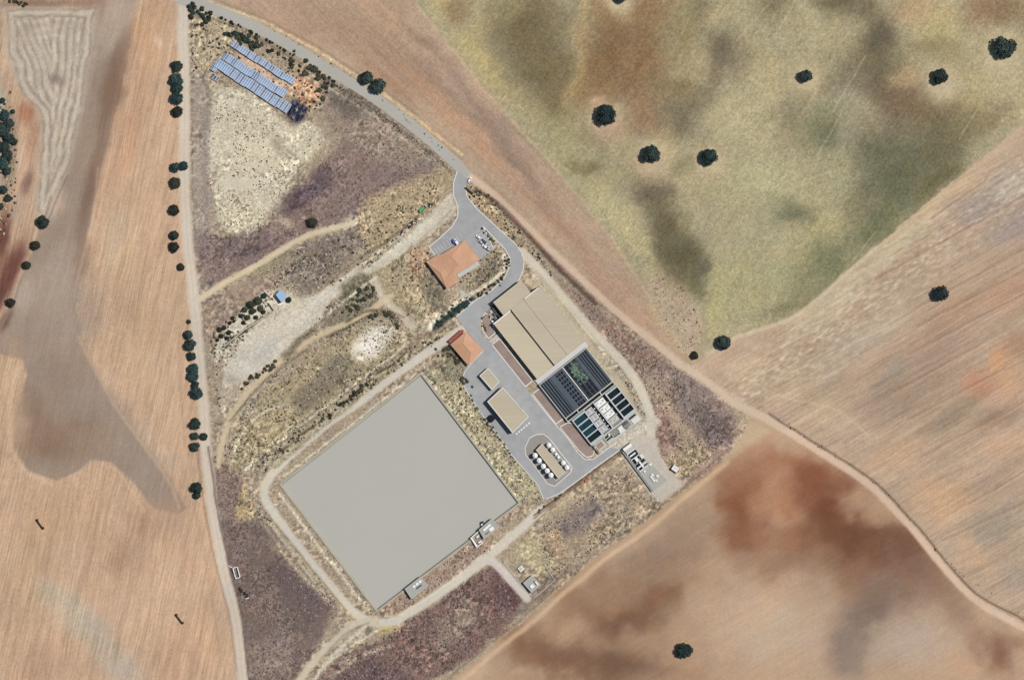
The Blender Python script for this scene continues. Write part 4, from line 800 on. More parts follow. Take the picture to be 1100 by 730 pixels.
flat_building('service_building', [(524, 395), (536.6, 410), (528.4, 418.8), (515, 403.3)], 3.0, 'tan_roof', 'wall', 'small flat tan roofed service block between the tiled building and the larger tan block', 'building', 'pale_concrete', doors=[(1, .5, 1.6, 2.3)], windows=[(0, .3, 1.2, 1.2, 2.2), (0, .7, 1.2, 1.2, 2.2)])
flat_building('workshop', [(539.8, 415.4), (568, 447.4), (550.5, 464.8), (523.4, 431)], 4.8, 'tan_roof', 'wall', 'medium flat tan roofed workshop with pale parapet beside the island of white tanks', 'building', 'pale_concrete', doors=[(2, .3, 3.0, 3.2), (0, .6, 1.4, 2.3)], windows=[(1, .25, 1.8, 1.4, 2.6), (1, .75, 1.8, 1.4, 2.6), (3, .5, 1.8, 1.4, 2.6)])
# dark opening and slatted canopy beside the workshop
cb = empty('electrical_cabinet', (529, 448.5), 'black box cabinet standing at the south west side of the workshop', 'cabinet', z=.1)
MB().prism([(527.5, 445), (532, 449.3), (528.6, 453.2), (524, 448.8)], .1, 2.3).build('body', 'dark_metal', cb); MB().prism([(527.6, 444.7), (532.2, 449.3), (528.6, 453.5), (523.7, 448.8)], 2.31, 2.42).build('lid', 'black_water', cb)
mp = empty('concrete_plinth', (563, 446), 'low white slotted plinth along the south east end of the workshop', 'plinth', z=.1)
for k in range(6):
    a = np.array((553.5, 466)); d = np.array((.76, -.65)); n = np.array((.65, .76)); p = a + d * (k * 3.5)
    MB().prism([tuple(p), tuple(p + d * 2.4), tuple(p + d * 2.4 + n * 1.4), tuple(p + n * 1.4)], .1, .6).build('slab', 'white', mp)
ea = empty('equipment_yard', L(9, -7), 'cluster of dark and grey machinery in the notch of the process hall', 'machinery', z=0)
for (u0, u1, v0, v1, z, m) in [(4, 8, -5, -2, 2.2, 'dark_metal'), (9, 13, -8, -3.5, 1.8, 'slate'), (13.5, 17, -11, -8, 2.6, 'dark_metal'), (11, 16, -6, -2, 1.2, 'black_water'), (4.5, 7.5, -9, -6, .9, 'concrete'), (14, 16.8, -14, -12, 1.4, 'white'), (9, 11, -12, -9.5, 2.0, 'concrete')]:
    MB().prism(rect(u0, u1, v0, v1), .05, z).build('machine_unit', m, ea)
mb = MB()
for (v, z) in ((-4.2, 2.4), (-9.3, 2.7)): mb.bar((*W(L(4, v)), z), (*W(L(17, v)), z), .16)
mb.build('pipe', 'steel', ea)

# --- lagoon-like settling tank block (dark, long troughs) and filter cells
tb = empty('settling_tank', L(124, 16), 'big dark settling tank block with long troughs and a green algae patch', 'tank', z=0)
Z = 2.6
MB().prism(rect(99.6, 150.4, -16, 48.6), -.2, .9).build('floor_slab', 'grey_concrete', tb)
MB().prism(rect(100.6, 145, -15.2, 15.2), .95, 1.5).build('water', 'slate_water', tb); MB().prism(rect(100.6, 145, 16, 47.8), .95, 1.5).build('water', 'slate_water', tb)
mb = MB()
for (u0, u1, v0, v1) in [(99.6, 150.4, -16.3, -15.3), (99.6, 150.4, 47.8, 48.6), (145, 146.2, -15.3, 47.8), (149.2, 150.4, -15.3, 47.8), (99.5, 100.5, -15.3, 47.8)]: mb.prism(rect(u0, u1, v0, v1), .9, Z)
mb.build('outer_wall', 'concrete', tb)
MB().prism(rect(100.5, 145, 15.1, 15.95), .9, Z + .25).build('divider_wall', 'white', tb)
for v0, v1 in ((-1.2, -.1), (29.8, 31)): MB().prism(rect(146.2, 149.2, v0, v1), .9, Z - .02).build('cross_wall', 'concrete', tb)
MB().prism(rect(146.2, 149.2, -15.3, 47.8), .92, 1.0).build('channel_water', 'black_water', tb)
for v0, w in [(-13.6, 1.6), (-10.6, 1.5), (-7.6, 1.5), (-4.6, 1.5), (-2.6, 5.6), (12.4, 2.6)]:      # grey trough decks left of the divider
    MB().prism(rect(101, 144.6, v0, v0 + w), 1.4, 2.2 + .04 * (v0 % 3)).build('trough', 'slate', tb)
for v0, w in [(45.6, 1.7), (42.4, 1.4), (39.4, 1.4), (36.6, 1.4), (32.0, 3.6)]:
    MB().prism(rect(101, 144.6, v0, v0 + w), 1.4, 2.2 + .03 * (v0 % 3)).build('trough', 'slate', tb)
for k in range(9):                                                                                   # grid of dark wells
    mb = MB(); u = 101.4 + k * 4.75
    for v0 in (3.2, 6.4, 9.6): mb.prism(rect(u + 1.4, u + 4.7, v0 - .4, v0 + .5), 1.4, 2.15)
    mb.prism(rect(u, u + 1.35, 2.8, 12.35), 1.4, 2.25); mb.build('baffle', 'slate', tb)
for k in range(9):
    for v0 in (3.75, 6.95, 10.15):
        u = 102.9 + k * 4.75; MB().prism(rect(u, u + 3.0, v0, v0 + 2.0), 1.5, 1.56).build('well', 'black_water', tb)
al = MB()
for i in range(260):
    u = random.gauss(114, 7.5); v = random.gauss(25, 2.8)
    if not (102 < u < 136 and 18.5 < v < 31.5): continue
    r = random.uniform(.5, 1.7); n = 7; P = [L(u + r * math.cos(t * 2 * math.pi / n) * random.uniform(.6, 1.2), v + r * math.sin(t * 2 * math.pi / n) * random.uniform(.6, 1.2)) for t in range(n)]
    z = 1.51 + i * .0012; al.face([(*W(p), z) for p in ccw(P)], random.choice((0, 1)))
al.build('algae', ['algae', 'algae_b'], tb, kind='stuff')
for (u, v) in [(103, 18.5), (107, 18.5), (103, 22), (124, 20), (128, 20), (132, 20), (124, 24), (129, 24.5), (134, 24), (138, 19), (128, 28.5), (133, 28), (139, 24), (139, 28.5), (118, 18.2), (112, 18.2)]:
    MB().prism(rect(u, u + 2.6, v, v + 2.2), 1.5, 1.86 if v > 19 else 1.84).build('well', 'black_water', tb)
for v0 in (17, 22.2, 27, 31.2): MB().prism(rect(119 if v0 < 31 else 101, 144.6, v0, v0 + .7), 1.4, 2.1).build('trough', 'slate', tb)

fb = empty('filter_block', L(170, 19), 'concrete filter block of rectangular cells with black and teal water', 'tank', z=0)
MB().prism(rect(150.5, 186.5, -11.3, 48.6), -.2, .5).build('floor_slab', 'grey_concrete', fb)
rows = [(153.2, 159.6), (161.2, 167.4), (168.8, 175), (176.4, 182.8)]
edges = [151.2, 153.2, 159.6, 161.2, 167.4, 168.8, 175, 176.4, 182.8, 184.6]
for a, b in zip(edges[0::2], edges[1::2]): 
    MB().prism(rect(a, b, -11, 4.2), .5, 2.5).build('cell_wall', 'aqua_concrete', fb); MB().prism(rect(a, b, 34.6, 48.4), .5, 2.5).build('cell_wall', 'aqua_concrete', fb)
for v0, v1, z in ((-12, -11.0, 2.62), (4.2, 5.4, 2.7), (17.3, 18.6, 2.74), (33.2, 34.6, 2.7), (48.4, 49.2, 2.62)): MB().prism(rect(151, 185, v0, v1), .5, z).build('long_wall', 'mauve_concrete', fb)
for i, (a, b) in enumerate(rows):
    MB().prism(rect(a, b, -11, 4.2), .5, 1.2 if i < 2 else .9).build('cell_water', 'teal_water' if i < 3 else 'black_water', fb)
    MB().prism(rect(a, b, 34.6, 48.4), .5, .8).build('cell_water', 'black_water', fb)
    MB().prism(rect(a, b, 5.4, 17.3), .5, .8).build('cell_floor', 'black_water', fb); MB().prism(rect(a, b, 18.6, 33.2), .5, .8).build('cell_floor', 'black_water', fb)
    MB().prism(rect(a - .6, b - .4, 5.6, 13.6), .8, 1.9 + .02 * i).build('cover_slab', 'mauve_concrete', fb)
    MB().prism(rect(a - 1.2, b - .6, 18.9, 29.6), .8, 2.35 + .02 * i).build('cover_slab', 'white' if i != 3 else 'concrete', fb)
    for k in range(5):
        v = 6.6 + k * 1.5; MB().prism(rect(a + .3, b - 1.6, v, v + .55), 1.9, 2.25 + .01 * k).build('rib', ['grey_concrete', 'concrete', 'white'][(k + i) % 3], fb)
    for (u, v, s_) in ((a + .5, 20.5, 1.4), (a + 2.8, 24, 1.1), (a + 1.2, 27, 1.3)):
        MB().prism(rect(u, u + s_, v, v + s_ * 1.2), 2.3, 2.9).build('hatch', 'grey_concrete' if (i + int(v)) % 2 else 'pale_concrete', fb)
    x, y = W(L((a + b) / 2, 15)); MB().lathe(x, y, [(.5, .8), (.5, 2.3), (.2, 2.5)], 8).build('valve', 'white', fb)
MB().prism(rect(151.2, 153, 5.4, 33.2), .5, 1.0).build('channel_water', 'black_water', fb)
MB().prism(rect(184.6, 186.2, -11.9, 49), .5, 2.3).build('end_wall', 'concrete', fb)
pg = empty('pipe_gallery', L(192, 22), 'pale pipe gallery with black pits along the south east end of the filter block', 'pipe gallery', z=0)
MB().prism(rect(186.6, 197, 3, 49), -.1, .35).build('slab', 'concrete', pg)
for (u0, u1, v0, v1) in [(187.4, 189.6, 4.4, 8.6), (190.6, 192.4, 4, 12), (187.4, 189.4, 37, 46), (187.2, 188.6, 27, 33)]: MB().prism(rect(u0, u1, v0, v1), .3, .40).build('pit', 'black_water', pg)
for i, (u0, u1, v0, v1, z, m) in enumerate([(187.2, 193, 12, 20, 1.5, 'concrete'), (188, 195, 20.5, 27, 2.0, 'pale_concrete'), (190, 194, 28, 35, 1.3, 'concrete'), (189, 192, 21.5, 24, 2.7, 'white'), (190.2, 196, 38, 47, .9, 'pale_concrete'), (193, 196, 30, 33, 1.7, 'grey_concrete'), (187, 189, 9.5, 11.5, 1.6, 'white')]): MB().prism(rect(u0, u1, v0, v1), .3, z).build('pipe_chamber', m, pg)
mb = MB()
for k in range(6): mb.bar((*W(L(188 + k * 1.2, 13)), 1.8), (*W(L(188 + k * 1.2, 36)), 1.8), .18)
mb.build('pipe', 'steel', pg)
sf = empty('brown_fence', L(190, -10), 'short brown fence panel at the south corner of the filter block', 'fence', z=0)
for k in range(5): MB().prism(rect(184.2 + k * 2.7, 186.6 + k * 2.7, -11.4, -10.9), .1, 1.9).build('panel', 'brown_metal', sf)
pd = empty('concrete_pad', L(189.5, -4), 'square pale slab beside the brown fence at the filter block corner', 'slab', z=0)
MB().prism(rect(186.8, 196, -9.5, 1.5), -.1, .42).build('slab', 'concrete', pd); MB().prism(rect(188.5, 194, -8, -1), .40, .62).build('cover', 'bed', pd)

# --- island of white tanks
flat_building('tank_house', [(582.2, 476), (607.6, 506.6), (599.4, 513.2), (575.6, 483)], 3.2, 'tan_roof', 'wall', 'long narrow tan roofed shed between two rows of white tanks', 'shed', 'wall', par_h=.25, doors=[(1, .5, 1.5, 2.3)])
west = [(574.8, 488.6), (579.2, 494), (583.6, 500.2), (587.8, 505), (591.8, 509.8)]
east = [(589.6, 477.7), (593.8, 482.6), (605, 496.6), (609, 501.6)]
ordn = ['northmost', 'second', 'third', 'fourth', 'southmost']
def silo(p, r, h, label):
    e = empty('storage_tank', p, label, 'tank', 'white storage tanks round the shed', z=.16); x, y = W(p)
    MB().lathe(x, y, [(r, .16), (r, h), (r * .97, h + .05)], 20).build('shell', 'tank_white', e, True)
    MB().lathe(x, y, [(r * .97, h + .05), (r * .75, h + .38), (r * .4, h + .6), (.25, h + .68), (.25, h + .85)], 20).build('dome', 'tank_white', e, True)
    mb = MB(); d = np.array((.786, .618)) * (r + .25)
    for s_ in (-.22, .22): mb.bar((x - d[0] + s_ * .6, y - d[1] - s_ * .8, .2), (x - d[0] + s_ * .6, y - d[1] - s_ * .8, h + .5), .035, 4)
    for k in range(12): mb.bar((x - d[0] - .13, y - d[1] + .18, .4 + k * .35), (x - d[0] + .13, y - d[1] - .18, .4 + k * .35), .025, 4)
    mb.build('ladder', 'steel', e)
for i, p in enumerate(west): silo(p, 1.62, 4.6, ordn[i] + ' of the five white domed tanks on the west side of the narrow shed')
for i, p in enumerate(east): silo(p, 1.55 if i != 2 else 1.5, 3.4, ['northmost', 'second from north', 'third from north', 'southmost'][i] + ' of four round white tanks on the east side of the shed')
for i, p in enumerate([(597.2, 487.6), (599.8, 490.8)]):
    e = empty('dosing_unit', p, ['upper', 'lower'][i] + ' of two small white dosing units between the round east tanks', 'machine', z=.16); x, y = W(p)
    MB().box(x, y, .16, 1.7, 1.5, 1.5, -.9).build('body', 'tank_white', e); MB().box(x, y, 1.66, 1.2, 1.0, .3, -.9).build('lid', 'white', e)
kerb([(572.4, 485.8), (596.8, 516.5), (610, 506)], .7, False, .1, .5, 'bund_wall', 'concrete'); kerb([(587.5, 473.8), (613, 504)], .7, False, .1, .5, 'bund_wall', 'pale_concrete')

# --- east works: inlet building with screens
ew = empty('inlet_works', (690, 500), 'grey concrete inlet works with black channels near the east perimeter track', 'inlet works', z=0)
E0 = np.array((667.6, 481.6)); eu = np.array((.597, .802)); ev = np.array((.802, -.597))
def E(u, v): return tuple(E0 + eu * u + ev * v)
def ER(u0, u1, v0, v1): return [E(u0, v0), E(u1, v0), E(u1, v1), E(u0, v1)]
MB().prism([E(0, 0), E(57, 0), E(57, 19.5), E(34, 16), E(20, 13), E(0, 12)], -.2, 1.1).build('platform', 'grey_concrete', ew)
MB().prism(ER(.8, 4, .8, 11.4), 1.1, 3.4).build('control_room', 'white', ew); MB().prism(ER(4.2, 8, 1, 11), 1.1, 1.9).build('deck', 'concrete', ew)
for (u0, u1, v0, v1) in [(9.2, 11.4, 1.5, 11.5), (13.2, 15.6, 1.5, 11.2), (11.4, 13.2, 9.6, 11.4), (16.5, 22.5, 1.2, 4), (16.5, 20, 8.2, 10.2), (23.4, 26.4, .8, 5.2), (28, 30.6, 2.0, 5.6), (22.4, 25.2, 8.2, 13), (27, 29.6, 8.4, 13.2), (20, 22, 9, 11)]:
    MB().prism(ER(u0, u1, v0, v1), 1.0, 1.14).build('channel_water', 'black_water', ew)
mb = MB()
for (u0, u1, v0, v1) in [(8.2, 9.2, .8, 12), (15.7, 16.4, .8, 11.5), (11.5, 13.1, 2, 9.4), (26.5, 27.9, .5, 13.4), (22.4, 30, 6.2, 7.8), (30.8, 31.6, .5, 13.4)]: mb.prism(ER(u0, u1, v0, v1), 1.1, 2.0 + .01 * u0)
mb.build('channel_wall', 'white', ew)
for (u0, u1, v0, v1, z, m) in [(16.6, 21.4, 4.6, 7.4, 2.4, 'white'), (16.8, 22, 11, 14.5, 1.7, 'pale_concrete'), (30.8, 33.2, 13.6, 16, 2.1, 'white'), (33.2, 35.4, 4.2, 6.4, 1.9, 'white')]: MB().prism(ER(u0, u1, v0, v1), 1.1, z).build('equipment_box', m, ew)
for (u0, u1, v0, v1) in [(42, 50, 6.4, 8.6), (40.6, 44, 8.7, 11), (45, 48, 12, 15), (48.1, 51.4, 8.7, 10.6)]: MB().prism(ER(u0, u1, v0, v1), 1.1, 1.8).build('equipment_box', 'pale_concrete', ew)
rw = empty('retaining_wall', E(35, -1), 'low dark topped retaining wall along the south west side of the inlet works', 'wall', z=0)
for k in range(9): MB().prism(ER(1 + k * 6.2, 7 + k * 6.2, -1.5, -.4), -.1, 1.5).build('wall_panel', 'grey_wall', rw)
pb2 = flat_building('pump_kiosk', [(724, 498.5), (729.5, 502.2), (726.5, 507), (720.8, 503.4)], 2.2, 'pale_concrete', 'wall', 'small pale kiosk standing alone east of the inlet works', 'kiosk', 'white', par_h=.2)

# --- structures on the pond's south east bank
def pad_house(P, label, items, h=2.6, roof='grey_concrete', name='pump_house', wallm='wall'):
    e = flat_building(name, P, h, roof, wallm, label, 'building', 'concrete', par_h=.25, par_w=.6)
    for (Pq, z, m, nm) in items: MB().prism(Pq, h, h + z).build(nm, m, e)
    return e
pad_house([(434.9, 631.8), (451.8, 618.6), (460, 628.4), (442.2, 642.6)], 'grey pump house with white skylights on the pond bank near the west end', [([(443, 629), (445.4, 627.2), (447, 629), (444.6, 631)], .5, 'white', 'skylight'), ([(446.2, 626.4), (448.8, 624.4), (450.4, 626.2), (447.8, 628.4)], .5, 'white', 'skylight'), ([(449.4, 623.8), (452, 621.8), (453.4, 623.8), (450.9, 625.7)], .5, 'white', 'skylight'), ([(446.6, 631), (452.4, 626.6), (453.4, 628), (447.8, 632.4)], .15, 'slate', 'roof_hatch')])
pad_house([(514.3, 568.4), (528, 556.6), (536.5, 565), (520, 578.2)], 'grey flat roofed valve house with white hatches at the pond east corner', [([(518.4, 568.6), (526.2, 561.6), (527.6, 563.4), (520.2, 570.2)], .6, 'white', 'roof_hatch'), ([(524.6, 567.6), (529, 564.4), (531.2, 567.4), (527.4, 570.6)], .6, 'white', 'skylight'), ([(521, 573), (525, 570.2), (525.6, 571), (521.6, 574)], .2, 'slate', 'roof_hatch')])
oe = empty('open_enclosure', (511, 579), 'small roofless enclosure of white walls beside the grey valve house', 'enclosure', z=0)
for P in [[(505.2, 577.2), (506.6, 576.2), (513.4, 586.4), (511.8, 587.6)], [(506.8, 575.8), (513.4, 570.2), (514, 571), (507.4, 576.8)], [(513.8, 586.6), (519.6, 581.6), (519, 580.8), (513.2, 585.8)], [(511.4, 576.4), (514, 573.8), (515.2, 575.2), (512.6, 577.6)], [(513.4, 581.8), (516.8, 579.6), (518, 581), (514.4, 583.2)]]: MB().prism(P, 0, 1.8).build('wall', 'white', oe)
MB().prism([(507.4, 577.4), (513.8, 571.6), (519, 580.4), (513.6, 585.2)], -.05, .12).build('floor', 'bed', oe)
po = empty('bank_post', (518.6, 560.6), 'short dark gauge post at the water edge by the valve house', 'post', z=-1); x, y = W((518.6, 560.6))
MB().lathe(x, y, [(.7, -1), (.7, 1.6), (.5, 1.8)], 10).build('post', 'dark_metal', po); MB().lathe(*W((517.6, 563)), [(.6, .3), (.6, .9)], 10).build('base', 'white', po)
pad_house([(561.8, 625.4), (571.2, 617.2), (581, 627), (571, 636)], 'little grey roofed pump house with white units at the end of the spur track', [([(568.8, 628.6), (572, 626.2), (574.4, 628.8), (571, 631.8)], .8, 'white', 'roof_unit'), ([(574.4, 624.2), (575.6, 623.2), (578.6, 627), (577.4, 628)], .6, 'white', 'roof_unit'), ([(572.6, 623.4), (573.4, 622.8), (576.6, 627), (575.8, 627.8)], .3, 'slate', 'roof_unit')])
kk = empty('water_box', (559.7, 610.4), 'small square pale tank north of the little pump house on the spur', 'tank', z=0); x, y = W((559.7, 610.4))
MB().box(x, y, -.1, 3.2, 3.2, 1.6, .7).build('body', 'white', kk); MB().box(x, y, 1.5, 1.9, 1.9, .18, .7).build('lid', 'concrete', kk)
kerb([(541, 602), (550, 614), (560, 628), (571.5, 639)], .5, False, .05, .3, 'kerb', 'kerb'); kerb([(584, 604.5), (595.8, 622.8), (574, 641.5)], .7, False, 0, .5, 'low_wall', 'concrete')

# --- ruins and yard
def walls(name, P, wd, h, label, m='stone', cat='wall', closed=False):
    e = empty(name, P[0], label, cat, z=0); n = len(P)
    for i in range(n if closed else n - 1):
        a = np.array(P[i], float); b = np.array(P[(i+1) % n], float); d = (b - a); l = np.linalg.norm(d); d /= l; nn = np.array([-d[1], d[0]]) * wd / 2
        k = max(1, int(l / 5.5))
        for j in range(k):
            p = a + d * (l * j / k + .05); q = a + d * (l * (j + 1) / k - .05); hh = h * random.uniform(.75, 1.1)
            MB().prism([tuple(p + nn), tuple(q + nn), tuple(q - nn), tuple(p - nn)], -.1, hh).build('wall_section', m, e)
    return e
walls('ruined_wall', [(283.6, 312), (292, 320)], 1.2, 1.5, 'short pale wall beside the blue roofed shed', 'stone')
walls('garden_wall', [(278, 318), (284.5, 312), (291, 319.5), (285, 325.5), (278.5, 318.4)], .9, 1.2, 'pale square garden wall around one dark tree in the farm yard')
walls('farm_wall', [(241, 372), (263, 354), (295, 333.5), (289, 325)], 1.0, 1.9, 'long farm wall running beside the gravel yard', 'stone')
walls('farm_wall', [(257.5, 336), (265.5, 348.5)], 1.0, 1.5, 'dark cross wall on the west side of the walled grove', 'grey_wall')
walls('ruined_enclosure', [(250.3, 609.6), (255.2, 608.4), (258, 619.4), (253.4, 621)], .8, 1.7, 'small roofless white walled ruin beside the west track', 'white', 'ruin', True)
walls('ruined_wall', [(249.4, 608.8), (245.4, 607.8)], .7, 1.1, 'stub of white wall leading from the ruin to the west track', 'white')
hp = empty('rubble_heap', (261, 637), 'dark rubble heap south of the little white ruin', 'rubble', z=0); 
for i in range(16):
    t = random.random(); x, y = W((257 + 9 * t + random.gauss(0, .8), 630 + 11 * t + random.gauss(0, .8))); MB().box(x, y, -.1, random.uniform(.7, 1.8), random.uniform(.6, 1.4), random.uniform(.4, 1.3), random.uniform(0, 3), tx=.7, ty=.6).build('rubble_block', 'dark_rubble', hp)
x, y = W((265.5, 642)); MB().box(x, y, 0, 2, .8, .7, .3).build('rubble_block', 'white', hp)
mbs = [(301.8, 311.2), (308.8, 318.8), (303.2, 325.4), (296.6, 316.4)]
bs = empty('blue_shed', (303, 318), 'light blue sheet roofed shed at the north corner of the gravel yard', 'shed', z=0)
MB().prism(grow(mbs, -.4), -.1, 3.4).build('wall', 'grey_wall', bs)
P = [W(p) for p in mbs]; rm = MB(); rm.face([(*P[0], 3.5), (*P[3], 3.9), (*P[2], 3.9), (*P[1], 3.5)]); rm.face([(*P[3], 3.6), (*P[3], 3.9), (*P[2], 3.9), (*P[2], 3.6)]); rm.face([(*P[0], 3.2), (*P[1], 3.2), (*P[1], 3.5), (*P[0], 3.5)]); rm.build('roof', 'blue_roof', bs)
for i in range(26):
    x, y = W(random.choice([(random.gauss(313, 3), random.gauss(312, 4)), (random.gauss(296, 3), random.gauss(338, 2.5)), (random.gauss(287, 8), random.gauss(340, 2)), (random.gauss(318, 2), random.gauss(306, 3))]))
    tag(MB().box(x, y, -.1, random.uniform(.7, 2.0), random.uniform(.5, 1.3), random.uniform(.4, 1.0), random.uniform(0, 3), tx=.8, ty=.7).build('stone_block', 'stone'), 'pale stone block lying loose round the farm yard walls', 'stone', 'loose stones round the farm yard')
gb = empty('green_skip', (454, 224.5), 'green open skip beside the pale compound track', 'skip', z=0); x, y = W((454, 224.5)); a_ = R(38)
for (dx, dy, sx, sy) in ((0, 1.1, 5, .15), (0, -1.1, 5, .15), (2.45, 0, .15, 2.1), (-2.45, 0, .15, 2.1)):
    MB().box(x + dx * math.cos(a_) - dy * math.sin(a_), y + dx * math.sin(a_) + dy * math.cos(a_), .2, sx, sy, 1.4, a_).build('side_panel', 'green_paint', gb)
MB().box(x, y, .12, 4.9, 2.1, .25, a_).build('floor', 'green_paint', gb)
for i, (p, l) in enumerate([((444.5, 239.3), 'dark scrap pile nearest the green skip'), ((438.6, 242.4), 'middle dark scrap pile beside the compound track'), ((431.5, 249), 'southern dark scrap pile beside the compound track'), ((463, 220), 'small dark scrap pile north of the green skip')]):
    e = empty('scrap_pile', p, l, 'scrap', z=0); x, y = W(p)
    for k in range(6): MB().box(x + random.gauss(0, .9), y + random.gauss(0, .7), -.05, random.uniform(.8, 2.4), random.uniform(.4, 1), random.uniform(.5, 1.4), a_ + random.gauss(0, .4), tx=.85, ty=.8).build('scrap_piece', 'dark_rubble' if k else 'white', e)
gt = empty('gate', (504.6, 204.8), 'dark sliding gate across the verge at the plant entrance', 'gate', z=0)
ga, gc = np.array((500.6, 201.2)), np.array((508.6, 208.2))
for k in range(9):
    p = ga + (gc - ga) * k / 8; x, y = W(p); MB().box(x, y, 0, .22, .22, 2.2, .7).build('post', 'dark_metal', gt)
for z in (.3, 1.1, 2.0): MB().bar((*W(ga), z), (*W(gc), z), .12).build('rail', 'dark_metal', gt)
MB().prism([tuple(ga + np.array((-.6, .5))), tuple(gc + np.array((-.6, .5))), tuple(gc + np.array((.3, -.2))), tuple(ga + np.array((.3, -.2)))], .05, 1.8).build('gate_leaf', 'brown_metal', gt)

# --- perimeter wall south of the plant road
pw = empty('perimeter_wall', (620, 522), 'low brown perimeter wall along the south edge of the plant road', 'wall', z=0)
a = np.array((574, 553.)); b = np.array((668, 483.5))
for k in range(26):
    p = a + (b - a) * (k + .02) / 26; q = a + (b - a) * (k + .98) / 26; d = (b - a) / np.linalg.norm(b - a); nn = np.array((-d[1], d[0])) * .35
    MB().prism([tuple(p + nn), tuple(q + nn), tuple(q - nn), tuple(p - nn)], -.1, 1.3).build('wall_panel', 'brown_metal', pw)
# --- dark dumbbell marks in the stubble: invented bars, kept low to shrink their shadow
for p, q, l in [((39.6, 558.4), (46, 567), 'unidentified dark dumbbell mark, built as a low rail, in the stubble at the left edge'), ((189.4, 660), (196, 668.6), 'unidentified dark dumbbell mark, built as a low rail, in the stubble near the west track')]:
    z = hgt(*p); e = empty('dumbbell_mark', ((p[0] + q[0]) / 2, (p[1] + q[1]) / 2), l, 'rail', 'dark dumbbell marks in the stubble')
    for c in (p, q):
        x, y = W(c); MB().bar((x, y, z - .3), (x, y, z + 1.5), .5, 8, r2=.4).build('mark_end', 'wood', e); MB().lathe(x, y, [(1.0, z - .2), (.85, z + .9), (.4, z + 1.2)], 8).build('footing', 'wood', e)
    MB().bar((*W(p), z + 1.3), (*W(q), z + 1.3), .42).build('beam', 'wood', e)

# ================================================================== solar arrays
def solar(P0, P1, wid, n, label, seed, zs=(.5, 1.7), gap=0, kinds=('pv',), skip=()):
    rnd = random.Random(seed)
    a0 = np.array(W(P0)); a1 = np.array(W(P1)); L_ = np.linalg.norm(a1 - a0); d = (a1 - a0) / L_; s = np.array([d[1], -d[0]])   # s points down-left (south-west)
    if s[1] > 0: s = -s
    e = empty('solar_array', ((P0[0] + P1[0]) / 2, (P0[1] + P1[1]) / 2), label, 'solar panels', 'solar arrays in the north corner', z=0)
    w = wid * S; dz = zs[1] - zs[0]; sl_ = math.hypot(w, dz); m = L_ / n; cache = {}
    ox, oy, oz = e.location
    rz = math.atan2(d[1], d[0])
    for k in range(n):
        if k in skip: continue
        tbl = (k * 7 // n); j = rnd.Random if False else None
        kd = kinds[0] if rnd.random() < .72 else kinds[-1]
        if kd not in cache:
            mb = MB(); fw = .14; hw = m / 2 - .03; hl = sl_ / 2
            mb.box(0, 0, -.05, 2 * hw, 2 * hl, .05, 0, 1)
            mb.face([(-hw + fw, -hl + fw, .012), (hw - fw, -hl + fw, .012), (hw - fw, hl - fw, .012), (-hw + fw, hl - fw, .012)], 0)
            for t in (-.33, 0, .33): mb.face([(-hw + fw, t * hl * 2 - .03, .02), (hw - fw, t * hl * 2 - .03, .02), (hw - fw, t * hl * 2 + .03, .02), (-hw + fw, t * hl * 2 + .03, .02)], 1)
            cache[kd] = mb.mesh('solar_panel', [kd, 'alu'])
        o = bpy.data.objects.new('solar_panel', cache[kd])
        c = a0 + d * m * (k + .5) + s * (w / 2 + (tbl % 3 - 1) * .22)
        zc = (zs[0] + zs[1]) / 2 + (tbl % 2) * .12
        o.rotation_mode = 'QUATERNION'
        from mathutils import Matrix
        nv = Vector((-s[0] * dz / sl_, -s[1] * dz / sl_, w / sl_)); yv = Vector((-s[0] * w / sl_, -s[1] * w / sl_, -dz / sl_)); xv = yv.cross(nv)
        o.rotation_quaternion = Matrix((xv, yv, nv)).transposed().to_quaternion()
        o.location = (c[0] - ox, c[1] - oy, zc - oz); link(o, e)
    pm = MB()
    for k in range(0, n + 1, 4):
        for f, z in ((.2, zs[0] + dz * .2), (.8, zs[0] + dz * .8)):
            c = a0 + d * m * min(k, n) + s * w * f
            pm = MB().bar((c[0], c[1], -.1), (c[0], c[1], z - .12), .07); pm.build('post', 'steel', e)
    for f in (.2, .8):
        z = zs[0] + dz * f - .14; p = a0 + s * w * f; q = a1 + s * w * f; MB().bar((*p, z), (*q, z), .06, 4).build('rail', 'steel', e)
    return e
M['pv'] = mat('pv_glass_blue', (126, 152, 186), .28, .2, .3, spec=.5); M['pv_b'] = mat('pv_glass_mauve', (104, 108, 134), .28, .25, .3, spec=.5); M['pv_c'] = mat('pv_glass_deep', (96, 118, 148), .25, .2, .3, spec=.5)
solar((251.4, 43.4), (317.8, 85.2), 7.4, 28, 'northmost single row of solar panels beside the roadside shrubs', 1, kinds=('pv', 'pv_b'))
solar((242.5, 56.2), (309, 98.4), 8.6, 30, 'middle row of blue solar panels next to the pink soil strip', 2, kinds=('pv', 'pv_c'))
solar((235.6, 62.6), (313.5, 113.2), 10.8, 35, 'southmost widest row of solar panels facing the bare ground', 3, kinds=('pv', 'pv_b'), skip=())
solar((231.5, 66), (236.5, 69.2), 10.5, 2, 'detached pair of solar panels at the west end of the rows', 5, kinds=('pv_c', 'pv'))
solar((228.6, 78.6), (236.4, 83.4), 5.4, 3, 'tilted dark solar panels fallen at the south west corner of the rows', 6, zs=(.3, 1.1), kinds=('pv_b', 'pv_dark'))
da = empty('wrecked_array', (320, 120), 'blackened wreck of collapsed solar frames at the south east end of the rows', 'solar panels', z=0)
rr = random.Random(4)
